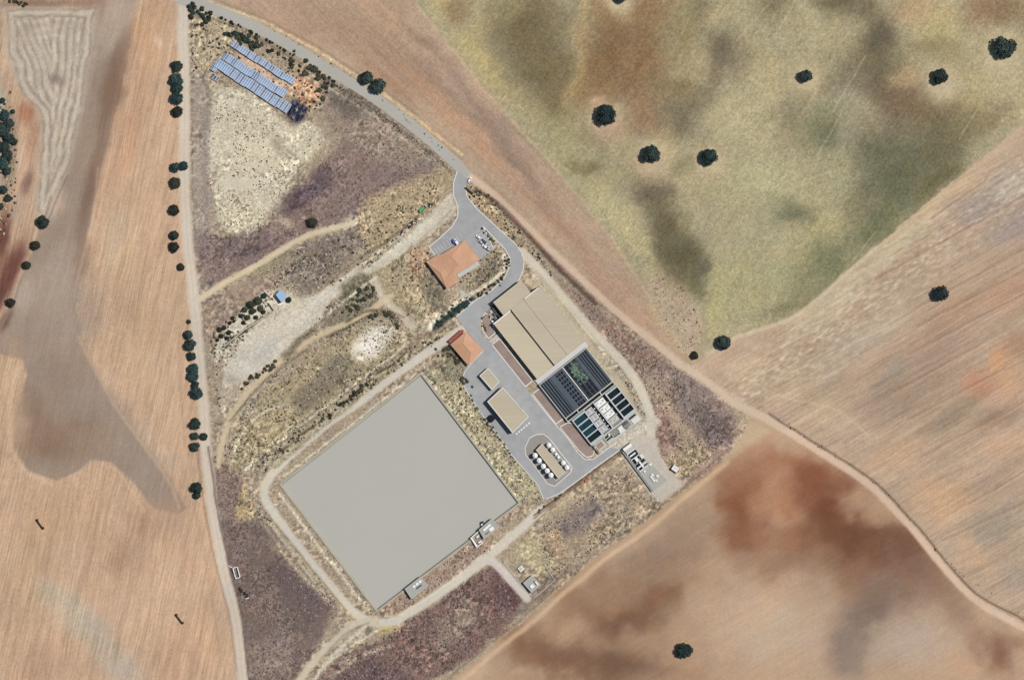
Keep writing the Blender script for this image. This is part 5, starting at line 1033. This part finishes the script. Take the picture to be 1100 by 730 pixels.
for i in range(60):
    u = rr.uniform(-1, 16); v = rr.uniform(-8, 9); dx, dy = .85, .53
    p = (312.5 + dx * u - .53 * v * -1 * 0 + .5 * v, 112.5 + dy * u * .9 - .8 * v + 4)
    x, y = W(p); mb = MB().box(0, 0, 0, rr.uniform(1.0, 1.5), rr.uniform(2.4, 3.4), .08, 0, 0)
    o = mb.build('broken_panel', 'pv_dark' if rr.random() < .8 else 'pv_b'); o.parent = da
    o.location = (x - da.location.x, y - da.location.y, rr.uniform(.3, 1.3)); o.rotation_euler = (rr.gauss(.2, .25), rr.gauss(0, .25), R(-32) + rr.gauss(0, .3))
for i in range(16):
    u = rr.uniform(-2, 16); v = rr.uniform(-6, 8); p = (312.5 + .85 * u + .5 * v, 116.5 + .48 * u - .8 * v); q = (p[0] + rr.uniform(-2, 4), p[1] + rr.uniform(-5, 5))
    MB().bar((*W(p), rr.uniform(.2, 1)), (*W(q), rr.uniform(.8, 1.8)), .13, 4).build('bent_rail', 'pv_b', da)
# ================================================================== vehicles
def make_car(name, paint, label, L_=4.1, Wd=1.75, van=False):
    e = bpy.data.objects.new(name, None); link(e); tag(e, label, 'van' if van else 'car', 'parked vehicles')
    h = 1.15 if van else .82
    sec = [(-.5, .42, .86), (-.47, .72, .9), (-.2, .80, .97), (.2, .84, 1.0), (.42, .78, .95), (.5, .6, .86)]
    mb = MB()
    prof = []
    for x, z, w in sec: prof.append([(x * L_, -w * Wd / 2, .25), (x * L_, -w * Wd / 2, z * h / .82 * .95), (x * L_, -w * Wd / 2 * .9, z * h / .82), (x * L_, w * Wd / 2 * .9, z * h / .82), (x * L_, w * Wd / 2, z * h / .82 * .95), (x * L_, w * Wd / 2, .25)])
    for a, b in zip(prof[:-1], prof[1:]):
        for i in range(5): mb.face([a[i], b[i], b[i+1], a[i+1]])
    mb.face(prof[0][::-1]); mb.face(prof[-1]); mb.build('body', paint, e, True)
    x0, x1 = (-.46, .26) if van else (-.38, .2); z0 = .80 * h / .82; z1 = z0 + (.85 if van else .62)
    def loop(z, k, a, b): return [(a * L_, -Wd / 2 * k, z), (b * L_, -Wd / 2 * k, z), (b * L_, Wd / 2 * k, z), (a * L_, Wd / 2 * k, z)]
    lo, hi = loop(z0, .9, x0, x1 + .08), loop(z1, .76, x0 + .07, x1 - .06)
    g = MB()
    for i in range(4): g.face([lo[i], lo[(i+1) % 4], hi[(i+1) % 4], hi[i]])
    g.build('windows', 'glass', e); MB().prism([(p[0], p[1]) for p in hi], z1 - .03, z1 + .06, px=False).build('roof', paint, e)
    for sx in (-.31, .31):
        for sy in (-1, 1):
            w = MB().bar((sx * L_, sy * (Wd / 2 - .2), .32), (sx * L_, sy * Wd / 2, .32), .32, 12).build('wheel', 'tyre', e); MB().bar((sx * L_, sy * (Wd / 2 - .02), .32), (sx * L_, sy * (Wd / 2 + .02), .32), .19, 10).build('rim', 'silver', w)
    for sy in (-.3, .3): MB().box(.495 * L_, sy * Wd, .5 * h / .82, .08, .34, .14).build('headlight', 'tank_white', e); MB().box(-.495 * L_, sy * Wd, .55 * h / .82, .06, .3, .14).build('tail_light', 'car_red', e)
    return e
def put(o, p, ang, z=.11):
    o.location = (*W(p), z); o.rotation_euler = (0, 0, R(ang)); return o
bay = -36
put(make_car('parked_car', 'car_white', 'white car in the north bay of the office car park'), (514.2, 254.6), 180 - 36)
put(make_car('parked_car', 'silver', 'silver car third along in the office car park'), (516.6, 259.6), 180 - 36)
put(make_car('parked_car', 'car_dark', 'dark grey car in the middle of the office car park'), (519.4, 259.2), 180 - 36)
put(make_car('parked_car', 'car_white', 'white car beside the dark grey one in the office car park'), (521, 264.8), 180 - 36)
put(make_car('parked_car', 'silver', 'silver car in the south bay of the office car park'), (524.6, 267.4), 180 - 36)
put(make_car('parked_van', 'car_white', 'white van with blue stripe parked against the tiled office building', 4.6, 1.9, True), (490.4, 260.2), 122)
put(make_car('parked_car', 'car_blue', 'blue car beside the white van against the tiled office building', 3.8), (487.4, 259.6), 122)
put(make_car('parked_car', 'car_white', 'white car by the entrance off the country road', 3.9), (504.6, 193.4), 60)
put(make_car('parked_car', 'car_red', 'pinkish red car on the verge south of the plant road', 4.0), (630.4, 515), 38, .02)

# ================================================================== trees
def crown_mesh(seed, n=1500, flat=.56, lobes=7, leaf=.062, spread=.30, toneshift=0):
    r = np.random.default_rng(seed)
    cs = [np.array([0, 0, .40])]; rs = [.34]
    for i in range(lobes):
        t = i * 2 * math.pi / lobes + r.uniform(-.35, .35); d = spread * r.uniform(.75, 1.1)
        cs.append(np.array([math.cos(t) * d, math.sin(t) * d, .36 + r.uniform(-.05, .09)])); rs.append(r.uniform(.17, .23))
    cs = np.array(cs); rs = np.array(rs); v = []; f = []; tone = []
    # solid inner mass
    mb = MB()
    wgt = rs ** 2; pick = r.choice(len(rs), n, p=wgt / wgt.sum())
    dirs = r.normal(size=(n, 3)); dirs[:, 2] = np.abs(dirs[:, 2]) * 1.0 - .35; dirs /= np.linalg.norm(dirs, axis=1)[:, None]
    rad = rs[pick] * r.uniform(.72, 1.06, n)
    c = cs[pick] + dirs * rad[:, None] * np.array([1, 1, flat / .56 * .72])
    nor = dirs + r.normal(scale=.55, size=(n, 3)); nor /= np.linalg.norm(nor, axis=1)[:, None]
    t1 = np.cross(nor, r.normal(size=(n, 3))); t1 /= np.linalg.norm(t1, axis=1)[:, None]; t2 = np.cross(nor, t1)
    s = leaf * r.uniform(.55, 1.2, n)[:, None]
    cl = vnoise(c[:, 0] * 9 + seed, c[:, 1] * 9 + c[:, 2] * 7, seed)
    for k in range(n):
        b = len(mb.v)
        mb.v += [tuple(c[k] + t1[k] * s[k] * .9), tuple(c[k] + t2[k] * s[k] * .55), tuple(c[k] - t1[k] * s[k] * .8), tuple(c[k] - t2[k] * s[k] * .6)]
        mb.f.append((b, b+1, b+2, b+3)); mb.m.append(0); tone.append(float(np.clip(cl[k] * .9 + r.normal(0, .16) + toneshift, 0, 1)))
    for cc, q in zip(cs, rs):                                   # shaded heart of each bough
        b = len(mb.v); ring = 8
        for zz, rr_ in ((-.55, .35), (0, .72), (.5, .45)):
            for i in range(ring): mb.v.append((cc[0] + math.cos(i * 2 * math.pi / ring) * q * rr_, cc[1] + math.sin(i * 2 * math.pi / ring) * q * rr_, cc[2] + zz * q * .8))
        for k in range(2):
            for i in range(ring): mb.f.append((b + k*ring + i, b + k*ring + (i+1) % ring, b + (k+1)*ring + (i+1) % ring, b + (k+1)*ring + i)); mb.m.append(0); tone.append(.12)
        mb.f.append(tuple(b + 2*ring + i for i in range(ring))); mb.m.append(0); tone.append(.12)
    mb.t = tone
    return mb
def trunk_mesh(seed):
    r = random.Random(seed); mb = MB(); mb.bar((0, 0, -.03), (.01, .01, .2), .035, 8, r2=.024)
    for i in range(5):
        t = i * 1.257 + r.uniform(-.3, .3); p = (.01, .01, .17); q = (math.cos(t) * .13, math.sin(t) * .13, .3); mb.bar(p, q, .018, 6, r2=.012)
        mb.bar(q, (math.cos(t + .2) * .26, math.sin(t + .2) * .26, .40), .012, 5, r2=.005)
    return mb
KIND = {'green': 'shrub', 'oak': 'oak', 'teal': 'teal_oak', 'brown': 'brown_oak'}
protos = {}
for kn, mm in KIND.items():
    for s_ in range(4):
        lob = [7, 6, 8, 5][s_]
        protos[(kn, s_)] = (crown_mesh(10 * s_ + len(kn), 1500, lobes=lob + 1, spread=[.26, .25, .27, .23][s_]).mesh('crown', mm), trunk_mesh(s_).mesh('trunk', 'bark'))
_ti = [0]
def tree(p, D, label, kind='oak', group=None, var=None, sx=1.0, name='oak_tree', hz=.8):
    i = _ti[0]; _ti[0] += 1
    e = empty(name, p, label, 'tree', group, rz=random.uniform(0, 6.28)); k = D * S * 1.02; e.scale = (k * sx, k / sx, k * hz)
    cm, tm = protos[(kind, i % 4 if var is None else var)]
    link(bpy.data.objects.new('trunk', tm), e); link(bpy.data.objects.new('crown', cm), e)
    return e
PG = 'lone round oaks scattered over the dry pasture'
for p, D, l, k in [((667, -2), 14, 'dark oak cut by the top edge of the picture', 'oak'), ((651, 124), 25, 'blue green round oak, the widest in the brown part of the pasture', 'teal'), ((699, 166), 21, 'dark round oak between the blue green oak and the bare pale ring', 'oak'), ((761, 169), 21, 'rounded dark green oak, rightmost of the three close together in the pasture', 'teal'),
                   ((865, 82), 16, 'small dark oak alone in the middle of the pasture', 'oak'), ((1009, 83), 19, 'dark oak on a pale ring in the right of the pasture', 'oak'), ((1078, 52), 26, 'largest black crowned oak near the top right corner', 'oak')]:
    tree(p, D, l, k, PG)
tree((777, 368), 20, 'round dark oak at the corner of the pasture beside the dirt road', 'oak', hz=.7); tree((746, 381.5), 9.5, 'low brownish bush west of the corner oak', 'brown', name='bush_tree'); tree((1010, 315), 19, 'lone dark oak in the ploughed east field', 'teal'); tree((735, 697), 19, 'lone dark oak in the bare red field', 'teal')
tree((394, 84), 18, 'upper left of two dark oaks touching beside the country road', 'oak', 'pair of oaks by the country road'); tree((406.5, 92.5), 18.5, 'lower right of two dark oaks touching beside the country road', 'oak', 'pair of oaks by the country road')
tree((336, 239), 12.5, 'lone small round oak beside the pale path to the yard', 'brown')
TG = 'dark oaks in the row along the west track'
row = [((190.6, 71.5), 13.5, 'oak', 'topmost crown of the northern clump of four on the west track'), ((190, 86.5), 17, 'teal', 'widest crown of the northern clump of four on the west track'), ((191.5, 95), 14, 'teal', 'crown just below the widest in the northern clump on the west track'), ((190.5, 106), 15.5, 'teal', 'fourth crown down in the northern clump on the west track'), ((190.8, 120.5), 13.5, 'brown', 'brownish crown just south of the northern clump on the west track'),
       ((188.5, 180), 12.5, 'teal', 'left crown of the touching pair where the track passes west of the bare ground'), ((197.5, 178.5), 11, 'teal', 'right crown of the touching pair standing over the west track'), ((188.3, 196.5), 13.5, 'brown', 'round crown just south of the touching pair on the west track'), ((187.3, 225.5), 13, 'brown', 'solitary crown midway between pairs on the west track'), ((187.6, 253), 13, 'oak', 'upper crown of two close together south of the solitary one'), ((187.4, 265.5), 12.5, 'brown', 'lower crown of two close together south of the solitary one'), ((194.8, 286.8), 9, 'brown', 'small round crown at the edge of the west track'),
       ((203, 345.5), 5.5, 'brown', 'tiniest bushy crown on the west track'), ((202.6, 359.5), 12.5, 'oak', 'top crown of the middle clump opposite the farm ruin'), ((204.6, 370), 14.5, 'oak', 'second crown of the middle clump opposite the farm ruin'), ((206, 382.5), 11, 'oak', 'third and smallest crown of the middle clump opposite the farm ruin'), ((208, 396), 13.5, 'teal', 'upper of the two merged blue green crowns below the farm ruin'), ((208, 404), 14, 'teal', 'lower of the two merged blue green crowns below the farm ruin'), ((210, 413), 9.5, 'oak', 'narrow crown joining the merged pair to the round one below'), ((211.6, 422), 15.5, 'teal', 'round crown ending the merged clump below the farm ruin'),
       ((210, 455), 13.5, 'oak', 'top crown of the southern clump on the west track'), ((219.5, 468.5), 10.5, 'oak', 'crown standing alone on the east side of the west track'), ((209.6, 468), 10, 'oak', 'narrow middle crown of the southern clump on the west track'), ((209.6, 479.5), 12, 'oak', 'bottom crown of the southern clump on the west track'), ((211.4, 523.5), 13.5, 'oak', 'upper half of the last crown pair on the west track'), ((211.8, 531.5), 10.5, 'oak', 'southmost small crown of the row on the west track')]
for p, D, k, l in row: tree(p, D, l, k, TG, hz=.75)
HG = 'small oaks along the field boundary at the left'
for p, D, k, l in [((46.5, 238.5), 15.5, 'oak', 'topmost and largest tree on the left field boundary'), ((38.5, 264), 11.5, 'brown', 'second tree from the top on the left field boundary'), ((29.3, 285), 10.5, 'brown', 'third tree from the top on the left field boundary'), ((12.5, 325), 12.5, 'brown', 'lowest tree on the left field boundary beside the red soil')]: tree(p, D, l, k, HG)
LG = 'dark trees in the grove at the left edge'
ORD = ['first', 'second', 'third', 'fourth', 'fifth', 'sixth', 'seventh', 'eighth', 'ninth', 'tenth', 'eleventh', 'twelfth', 'thirteenth', 'fourteenth', 'fifteenth', 'sixteenth', 'seventeenth']
GR = [((6, 124), 13), ((10, 133), 13), ((4, 140), 16), ((10, 149), 13), ((4, 158), 15), ((9, 167), 13), ((3, 176), 14), ((8, 184), 11), ((16, 153), 8), ((4, 204), 11), ((9, 213), 9), ((1, 222), 9), ((-6, 150), 16), ((-7, 132), 14), ((-6, 170), 15), ((14, 120), 6), ((3, 108), 7)]
for i, (p, D) in enumerate(GR):
    tree(p, D, ORD[sorted(range(17), key=lambda k: GR[k][0][1]).index(i)] + ' dark tree from the top of the dense grove at the left edge', 'oak' if i % 3 else 'teal', LG, hz=.7)
FG = 'dark trees inside the farm enclosure'
FR = [((277.5, 323), 11), ((270, 327), 11), ((263.5, 332.5), 9), ((272, 334), 9), ((280, 331), 8), ((266, 341), 8), ((259.5, 339), 7), ((283, 335), 6.5), ((275, 341), 6), ((262, 346.5), 6)]
for i, (p, D) in enumerate(FR):
    tree(p, D * .88, ORD[sorted(range(len(FR)), key=lambda k: FR[k][0][0]).index(i)] + ' tree from the west in the walled grove of the farm', 'green' if i < 6 else 'brown', FG, name='grove_tree')
tree((283.8, 317.6), 7.5, 'single tree inside the square garden wall', 'oak', name='garden_tree')
SR = [((236, 354), 7), ((241, 352), 6.5), ((246, 357), 7), ((238, 361), 7.5), ((244, 363), 6.5), ((250, 341.5), 5.5), ((247, 347), 5), ((234, 365), 5.5), ((251.5, 345), 4.5)]
for i, (p, D) in enumerate(SR):
    tree(p, D * .85, ORD[sorted(range(len(SR)), key=lambda k: SR[k][0][0]).index(i)] + ' small brownish tree from the west in the cluster west of the farm grove', 'brown', 'small trees west of the farm enclosure', name='small_tree')
tree((310.5, 322), 7, 'green bush at the east corner of the blue roofed shed', 'teal', name='bush_tree')

# ---- countable shrubs
shp = {k: [crown_mesh(50 + i, 260, lobes=5, leaf=.12, toneshift=.05).mesh('shrub', k) for i in range(3)] for k in ('shrub', 'teal_oak', 'brown_oak', 'scrub_dark')}
def shrub(p, D, label, group, k='shrub'):
    o = bpy.data.objects.new('shrub', random.choice(shp[k])); o.location = (*W(p), hgt(*p) - .12 * D * S); o.rotation_euler = (0, 0, random.uniform(0, 6.28)); d = D * S; o.scale = (d * random.uniform(.85, 1.15), d * random.uniform(.85, 1.15), d * .8); link(o); return tag(o, label, 'shrub', group)
def along(P, n, jit, D, label, group, ks=('shrub',), merge=None):
    parts_ = []
    P = smooth(P, 8); ln = [0]
    for a, b in zip(P[:-1], P[1:]): ln.append(ln[-1] + math.hypot(b[0] - a[0], b[1] - a[1]))
    for i in range(n):
        t = random.uniform(0, ln[-1]); k = max(j for j in range(len(ln)) if ln[j] <= t); k = min(k, len(P) - 2); f = (t - ln[k]) / max(ln[k+1] - ln[k], 1e-6)
        x = P[k][0] + (P[k+1][0] - P[k][0]) * f + random.gauss(0, jit); y = P[k][1] + (P[k+1][1] - P[k][1]) * f + random.gauss(0, jit)
        d_ = random.uniform(*D); kk_ = random.choice(ks)
        if merge: parts_.append((x, y, d_, kk_)); continue
        sz = 'small ' if d_ < D[0] + (D[1] - D[0]) * .33 else 'large ' if d_ > D[0] + (D[1] - D[0]) * .67 else ''
        shrub((x, y), d_, sz + label, group, kk_)
    if merge:
        vs, fs, ts, nv = [], [], [], 0
        for x, y, d_, kk_ in parts_:
            me = random.choice(shp[kk_]); co = np.zeros(len(me.vertices) * 3); me.vertices.foreach_get("co", co); co = co.reshape(-1, 3)
            t = random.uniform(0, 6.28); m = d_ * S; R_ = np.array([[math.cos(t), -math.sin(t), 0], [math.sin(t), math.cos(t), 0], [0, 0, .8]]) * m
            co = co @ R_.T + np.array([*W((x, y)), hgt(x, y) - .12 * m])
            vs.append(co); fs += [tuple(i + nv for i in p.vertices) for p in me.polygons]; tt = np.zeros(len(me.polygons)); me.attributes['tone'].data.foreach_get("value", tt); ts.append(tt); nv += len(co)
        me = bpy.data.meshes.new(merge); me.from_pydata(np.concatenate(vs).tolist(), [], fs); me.materials.append(M[ks[0]])
        at = me.attributes.new("tone", 'FLOAT', 'FACE'); at.data.foreach_set("value", np.concatenate(ts)); me.update()
        o = link(bpy.data.objects.new(merge, me)); o['kind'] = 'stuff'
along([(203, 9), (215, 14), (224, 22)], 22, 3.5, (3.5, 7), 'dark shrub in the thicket at the road fork', 'thicket at the road fork', ('shrub', 'brown_oak', 'teal_oak'))
along([(246, 38), (262, 41), (275, 47), (290, 55)], 30, 3.2, (3.5, 7.5), 'dark green shrub in the thicket behind the northmost solar row', 'thicket behind the solar rows', ('teal_oak', 'shrub', 'brown_oak'))
along([(296, 58), (312, 66), (325, 76)], 18, 4, (2.5, 5), 'shrub in the thin scrub between road and solar rows', 'thin scrub by the road', ('shrub', 'brown_oak'))
along([(326, 70), (338, 78), (350, 90), (346, 98)], 34, 4, (3, 6.5), 'green shrub in the clump by the road east of the solar rows', 'green clump east of the solar rows', ('shrub', 'shrub', 'scrub_dark'))
along([(212, 8), (250, 25), (290, 45), (325, 65), (360, 89)], 44, .8, (2, 4.2), 'low hedge shrub on the south verge of the country road', 'hedge on the road verge', ('brown_oak', 'shrub'), merge='verge_hedge')
along([(505, 322), (494, 330), (480, 338), (470, 348)], 34, 1.8, (3, 5.5), 'dark blue green hedge bush in the dip north of the plant road', 'dark hedge north of the plant road', ('teal_oak',), merge='dark_hedge')
along([(545, 276), (546, 288), (538, 300), (524, 310), (512, 318)], 34, 1.6, (1.6, 3.4), 'dark trimmed bush in the bed inside the road bend', 'bushes inside the road bend', ('brown_oak', 'shrub'), merge='bed_bushes')
along([(517, 245), (524, 253), (531, 262)], 12, .8, (1.8, 3.2), 'dark hedge bush between car park and road', 'hedge behind the car park', ('shrub', 'brown_oak'), merge='car_park_hedge')
along([(519, 341), (518, 348), (522, 356)], 10, .8, (1.8, 3), 'green bush in the kerbed bed by the process hall', 'bushes in the kerbed bed', ('shrub',), merge='bed_bushes')
along([(470, 378), (486, 376), (492, 392), (500, 415)], 32, 4, (2.4, 5), 'grey brown bush behind the small tiled building', 'bushes behind the small tiled building', ('scrub_dark', 'shrub'), merge='low_thicket')
along([(503, 424), (518, 446), (532, 466), (556, 500)], 30, 1.4, (1.8, 3.4), 'dark bush on the slope between pond and plant road', 'bushes on the pond slope', ('scrub_dark', 'brown_oak'), merge='slope_bushes')
along([(372, 335), (388, 324), (400, 312)], 22, 4, (3, 6), 'dark green bush in the hollow beside the compound track', 'bushes in the hollow', ('shrub', 'scrub_dark'))
along([(395, 342), (410, 336), (424, 340), (428, 352)], 20, 2.0, (2.5, 5), 'dark bush on the curved bank', 'bushes on the curved bank', ('shrub', 'scrub_dark'))
along([(258, 412), (275, 404), (296, 390)], 24, 2.5, (2.5, 5), 'dark bush below the gravel yard', 'bushes below the gravel yard', ('scrub_dark', 'shrub'))
along([(350, 448), (370, 432), (385, 420), (396, 410)], 22, 1.5, (2.5, 4.5), 'dark bush on the bank north of the pond road', 'bushes north of the pond road', ('brown_oak', 'scrub_dark'), merge='bank_bushes')
along([(574, 552), (590, 541), (604, 530)], 12, .8, (2, 3.6), 'dark bush along the low brown perimeter wall', 'bushes by the perimeter wall', ('shrub', 'brown_oak'), merge='wall_bushes')
along([(242, 371), (256, 360), (270, 350)], 16, .8, (1.8, 3), 'dark ivy like bush at the foot of the farm wall', 'bushes along the farm wall', ('brown_oak',), merge='wall_ivy')
along([(4, 2), (30, 3)], 12, 1.5, (2.5, 4.5), 'dark bush at the top left field edge', 'bushes at the top left field edge', ('brown_oak', 'scrub_dark'))

# ================================================================== ground-cover scatter (uncountable)
BLOCK = [A_OUT, grow(POND, 3), rect(-1, 200, -22, 52), isl, mbs]
def scatter(name, P, n, size, mats, hgt_k=.5, cluster=None, seed=0, labs=('scrubland',), thr=.0):
    r = np.random.default_rng(seed + len(P) * 7 + int(P[0][0]))
    a = np.array(P, float); x0, y0 = a.min(0); x1, y1 = a.max(0)
    m = n * 6; px = r.uniform(x0, x1, m); py = r.uniform(y0, y1, m)
    ok = inside(px, py, P)
    if cluster: ok &= (vnoise(px / cluster, py / cluster, seed + 3) * .7 + .3 * vnoise(px / cluster * 3, py / cluster * 3, seed + 4)) > thr + r.uniform(-.12, .12, m)
    for B in BLOCK: ok &= ~inside(px, py, B)
    ii = np.clip(np.searchsorted(XS, px) - 1, 0, len(XS) - 2); jj = np.clip(np.searchsorted(YS, py) - 1, 0, len(YS) - 2)
    ok &= np.isin(LAB[jj, ii], [NAMES.index(l) for l in labs if l in NAMES])
    n = int(n * .8); px, py, ii, jj = px[ok][:n], py[ok][:n], ii[ok][:n], jj[ok][:n]; n = len(px)
    if n == 0: return
    s = (size[0] + (size[1] - size[0]) * r.random(n) ** 2) * S * .5; wxx = (px - 550) * S; wyy = (365 - py) * S; hz = H[jj, ii]
    k = 6; ang = np.arange(k) * 2 * np.pi / k
    th = ang[None] + r.uniform(0, 6.28, (n, 1)); r1 = s[:, None] * r.uniform(.65, 1.25, (n, k)); r2 = s[:, None] * r.uniform(.3, .8, (n, k)); zt = s * hgt_k * 2
    v = np.zeros((n, 13, 3))
    v[:, 0:6, 0] = wxx[:, None] + r1 * np.cos(th); v[:, 0:6, 1] = wyy[:, None] + r1 * np.sin(th); v[:, 0:6, 2] = (hz - .05)[:, None]
    v[:, 6:12, 0] = wxx[:, None] + r2 * np.cos(th + .4); v[:, 6:12, 1] = wyy[:, None] + r2 * np.sin(th + .4); v[:, 6:12, 2] = hz[:, None] + zt[:, None] * r.uniform(.5, .9, (n, k))
    v[:, 12, 0] = wxx + r.normal(0, .2, n) * s; v[:, 12, 1] = wyy + r.normal(0, .2, n) * s; v[:, 12, 2] = hz + zt
    base = (np.arange(n) * 13)[:, None, None]
    j = np.arange(k); j2 = (j + 1) % k
    q = np.stack([j, j2, 6 + j2, 6 + j], 1)[None] + base; t = np.stack([6 + j, 6 + j2, np.full(k, 12)], 1)[None] + base
    loops = np.concatenate([q.reshape(n, -1), t.reshape(n, -1)], 1).reshape(-1).astype(np.int32)
    cnt = np.tile(np.concatenate([np.full(k, 4), np.full(k, 3)]), n); st = np.concatenate([[0], np.cumsum(cnt)[:-1]]).astype(np.int32)
    me = bpy.data.meshes.new(name); me.vertices.add(n * 13); me.vertices.foreach_set("co", v.astype(np.float32).reshape(-1)); me.loops.add(len(loops)); me.loops.foreach_set("vertex_index", loops); me.polygons.add(len(st)); me.polygons.foreach_set("loop_start", st)
    for mm in mats: me.materials.append(M[mm])
    me.polygons.foreach_set("material_index", np.repeat(r.integers(0, len(mats), n), 12).astype(np.int32))
    at = me.attributes.new("tone", 'FLOAT', 'FACE'); at.data.foreach_set("value", np.clip(np.repeat(r.uniform(.1, .9, n), 12) + r.normal(0, .12, n * 12), 0, 1).astype(np.float32))
    me.update(calc_edges=True); me.validate()
    o = link(bpy.data.objects.new(name, me)); o['kind'] = 'stuff'
BARE = [(226, 92), (262, 98), (305, 128), (335, 132), (352, 150), (318, 186), (300, 215), (285, 240), (262, 252), (240, 246), (228, 220), (222, 150)]
scatter('scrub_tufts', BARE, 1000, (.9, 2.3), ['scrub_dark', 'dry_grass', 'pale_scrub'], .4, 20, 1, thr=.40)
scatter('scrub_tufts', [(205, 20), (245, 25), (330, 75), (352, 105), (330, 125), (300, 95), (235, 60), (207, 80)], 420, (1.2, 3.6), ['brown_oak', 'scrub_dark', 'dry_grass'], .5, None, 2)
scatter('scrub_tufts', [(212, 250), (250, 255), (318, 215), (370, 120), (440, 150), (480, 185), (478, 210), (400, 250), (330, 290), (225, 312)], 1600, (1, 2.2), ['scrub_purple', 'scrub_dark', 'pale_scrub'], .35, 26, 3, thr=.40)
scatter('scrub_tufts', [(318, 268), (390, 250), (470, 190), (490, 200), (440, 250), (380, 300), (330, 320), (300, 305)], 620, (1.2, 3.4), ['scrub_dark', 'dry_grass', 'scrub_dark'], .45, 14, 4, thr=.42)
scatter('scrub_tufts', [(390, 285), (450, 258), (480, 300), (505, 318), (440, 360), (400, 340)], 560, (1.2, 3.2), ['scrub_dark', 'dry_grass', 'dry_grass'], .4, 12, 5, thr=.4)
scatter('scrub_tufts', [(340, 330), (400, 305), (440, 350), (420, 390), (350, 435), (290, 490), (245, 520), (240, 480), (280, 410)], 2400, (1.0, 2.8), ['scrub_dark', 'scrub_dark', 'dry_grass', 'pale_scrub'], .45, 16, 6, thr=.42)
scatter('scrub_tufts', [(225, 360), (262, 330), (320, 280), (300, 310), (240, 400), (235, 450)], 420, (1.2, 3.4), ['scrub_dark', 'scrub_purple', 'dry_grass'], .45, 14, 7, thr=.42)
scatter('scrub_tufts', [(290, 510), (390, 425), (490, 360), (500, 350), (440, 372), (350, 435), (270, 505)], 1000, (1.2, 3.6), ['scrub_dark', 'dry_grass', 'brown_oak', 'scrub_dark'], .45, 10, 8, thr=.4)
scatter('pond_slope_tufts', [(455, 396), (500, 395), (540, 470), (584, 530), (580, 545), (558, 540)], 1100, (1.0, 2.6), ['dry_grass', 'scrub_dark', 'scrub_dark', 'pale_scrub'], .4, None, 9)
scatter('pond_edge_tufts', [(556, 536), (453, 399), (456, 397), (560, 538)], 150, (1.2, 2.4), ['scrub_dark', 'shrub'], .5, None, 10)
scatter('pond_edge_tufts', [(299, 520), (302, 523), (404, 657), (400, 660)], 160, (1.0, 2.0), ['scrub_dark', 'brown_oak'], .5, None, 11, labs=('scrubland', 'dirt_track'))
scatter('pond_edge_tufts', [(301, 521), (450, 404), (446, 402), (299, 518)], 120, (1.0, 2.4), ['scrub_dark', 'dry_grass'], .4, 9, 25, labs=('scrubland', 'dirt_track'), thr=.4)
scatter('burnt_scrub', [(225, 480), (262, 520), (330, 600), (370, 650), (310, 735), (262, 735), (235, 590)], 2400, (1.0, 2.4), ['scrub_purple', 'scrub_dark', 'scrub_purple', 'pale_scrub'], .35, 22, 12, thr=.42)
scatter('reddish_scrub', [(400, 690), (470, 645), (530, 605), (560, 650), (490, 716), (440, 740), (330, 740)], 2100, (1.0, 3.0), ['scrub_purple', 'red_scrub', 'scrub_purple', 'pale_scrub'], .4, 18, 13, thr=.36)
scatter('reddish_scrub', [(408, 654), (450, 622), (512, 578), (530, 590), (470, 630), (428, 660)], 380, (1, 2.4), ['red_scrub', 'dry_grass', 'scrub_purple'], .4, None, 14)
scatter('scrub_tufts', [(574, 570), (640, 525), (690, 490), (695, 545), (620, 605), (590, 620)], 1100, (1.0, 2.4), ['dry_grass', 'scrub_purple', 'scrub_dark', 'pale_scrub'], .35, 14, 15, thr=.4)
scatter('scrub_tufts', [(600, 300), (640, 330), (735, 402), (792, 462), (725, 525), (700, 470), (650, 365)], 2400, (1.0, 2.3), ['scrub_purple', 'pale_scrub', 'dry_grass', 'scrub_dark'], .35, 14, 16, thr=.42)
scatter('scrub_tufts', [(500, 198), (522, 206), (570, 260), (600, 305), (566, 285), (540, 248), (505, 214)], 320, (1.0, 3.0), ['scrub_dark', 'dry_grass', 'brown_oak'], .4, None, 17)
scatter('scrub_tufts', [(505, 316), (530, 296), (545, 285), (530, 268), (505, 282), (492, 300)], 260, (1.0, 2.8), ['scrub_dark', 'dry_grass', 'scrub_dark'], .4, None, 18)
scatter('verge_tufts', [(190, 130), (196, 130), (202, 250), (214, 340), (222, 480), (216, 480), (204, 330)], 160, (1.0, 2.4), ['scrub_dark', 'dry_grass'], .4, None, 19, labs=('stubble_field', 'scrubland'))
scatter('verge_tufts', [(830, 441), (885, 478), (945, 520), (1015, 598), (1110, 668), (1110, 672), (1010, 602), (940, 525), (880, 483), (828, 446)], 420, (1.0, 2.4), ['scrub_dark', 'brown_oak'], .4, None, 20, labs=('ploughed_field',))
scatter('verge_tufts', [(225, -2), (290, 25), (400, 92), (490, 170), (488, 174), (398, 97), (286, 29)], 420, (1.0, 2.4), ['scrub_dark', 'dry_grass', 'dry_grass'], .4, None, 21, labs=('fallow_strip', 'scrubland'))
scatter('verge_tufts', [(360, 90), (440, 142), (490, 186), (486, 190), (436, 148), (356, 96)], 300, (1.0, 2.4), ['scrub_dark', 'dry_grass', 'brown_oak'], .4, None, 22)
scatter('field_edge_scrub', [(0, 100), (10, 95), (20, 130), (16, 230), (2, 260), (-12, 250), (-12, 100)], 300, (1.4, 4.0), ['scrub_dark', 'brown_oak', 'dry_grass'], .5, None, 23, labs=('stubble_field',))
scatter('field_edge_scrub', [(700, 296), (716, 292), (745, 322), (757, 372), (735, 384), (705, 340)], 260, (1.0, 2.6), ['scrub_dark', 'dry_grass', 'red_scrub'], .35, None, 24, labs=('fallow_strip', 'dry_pasture'))
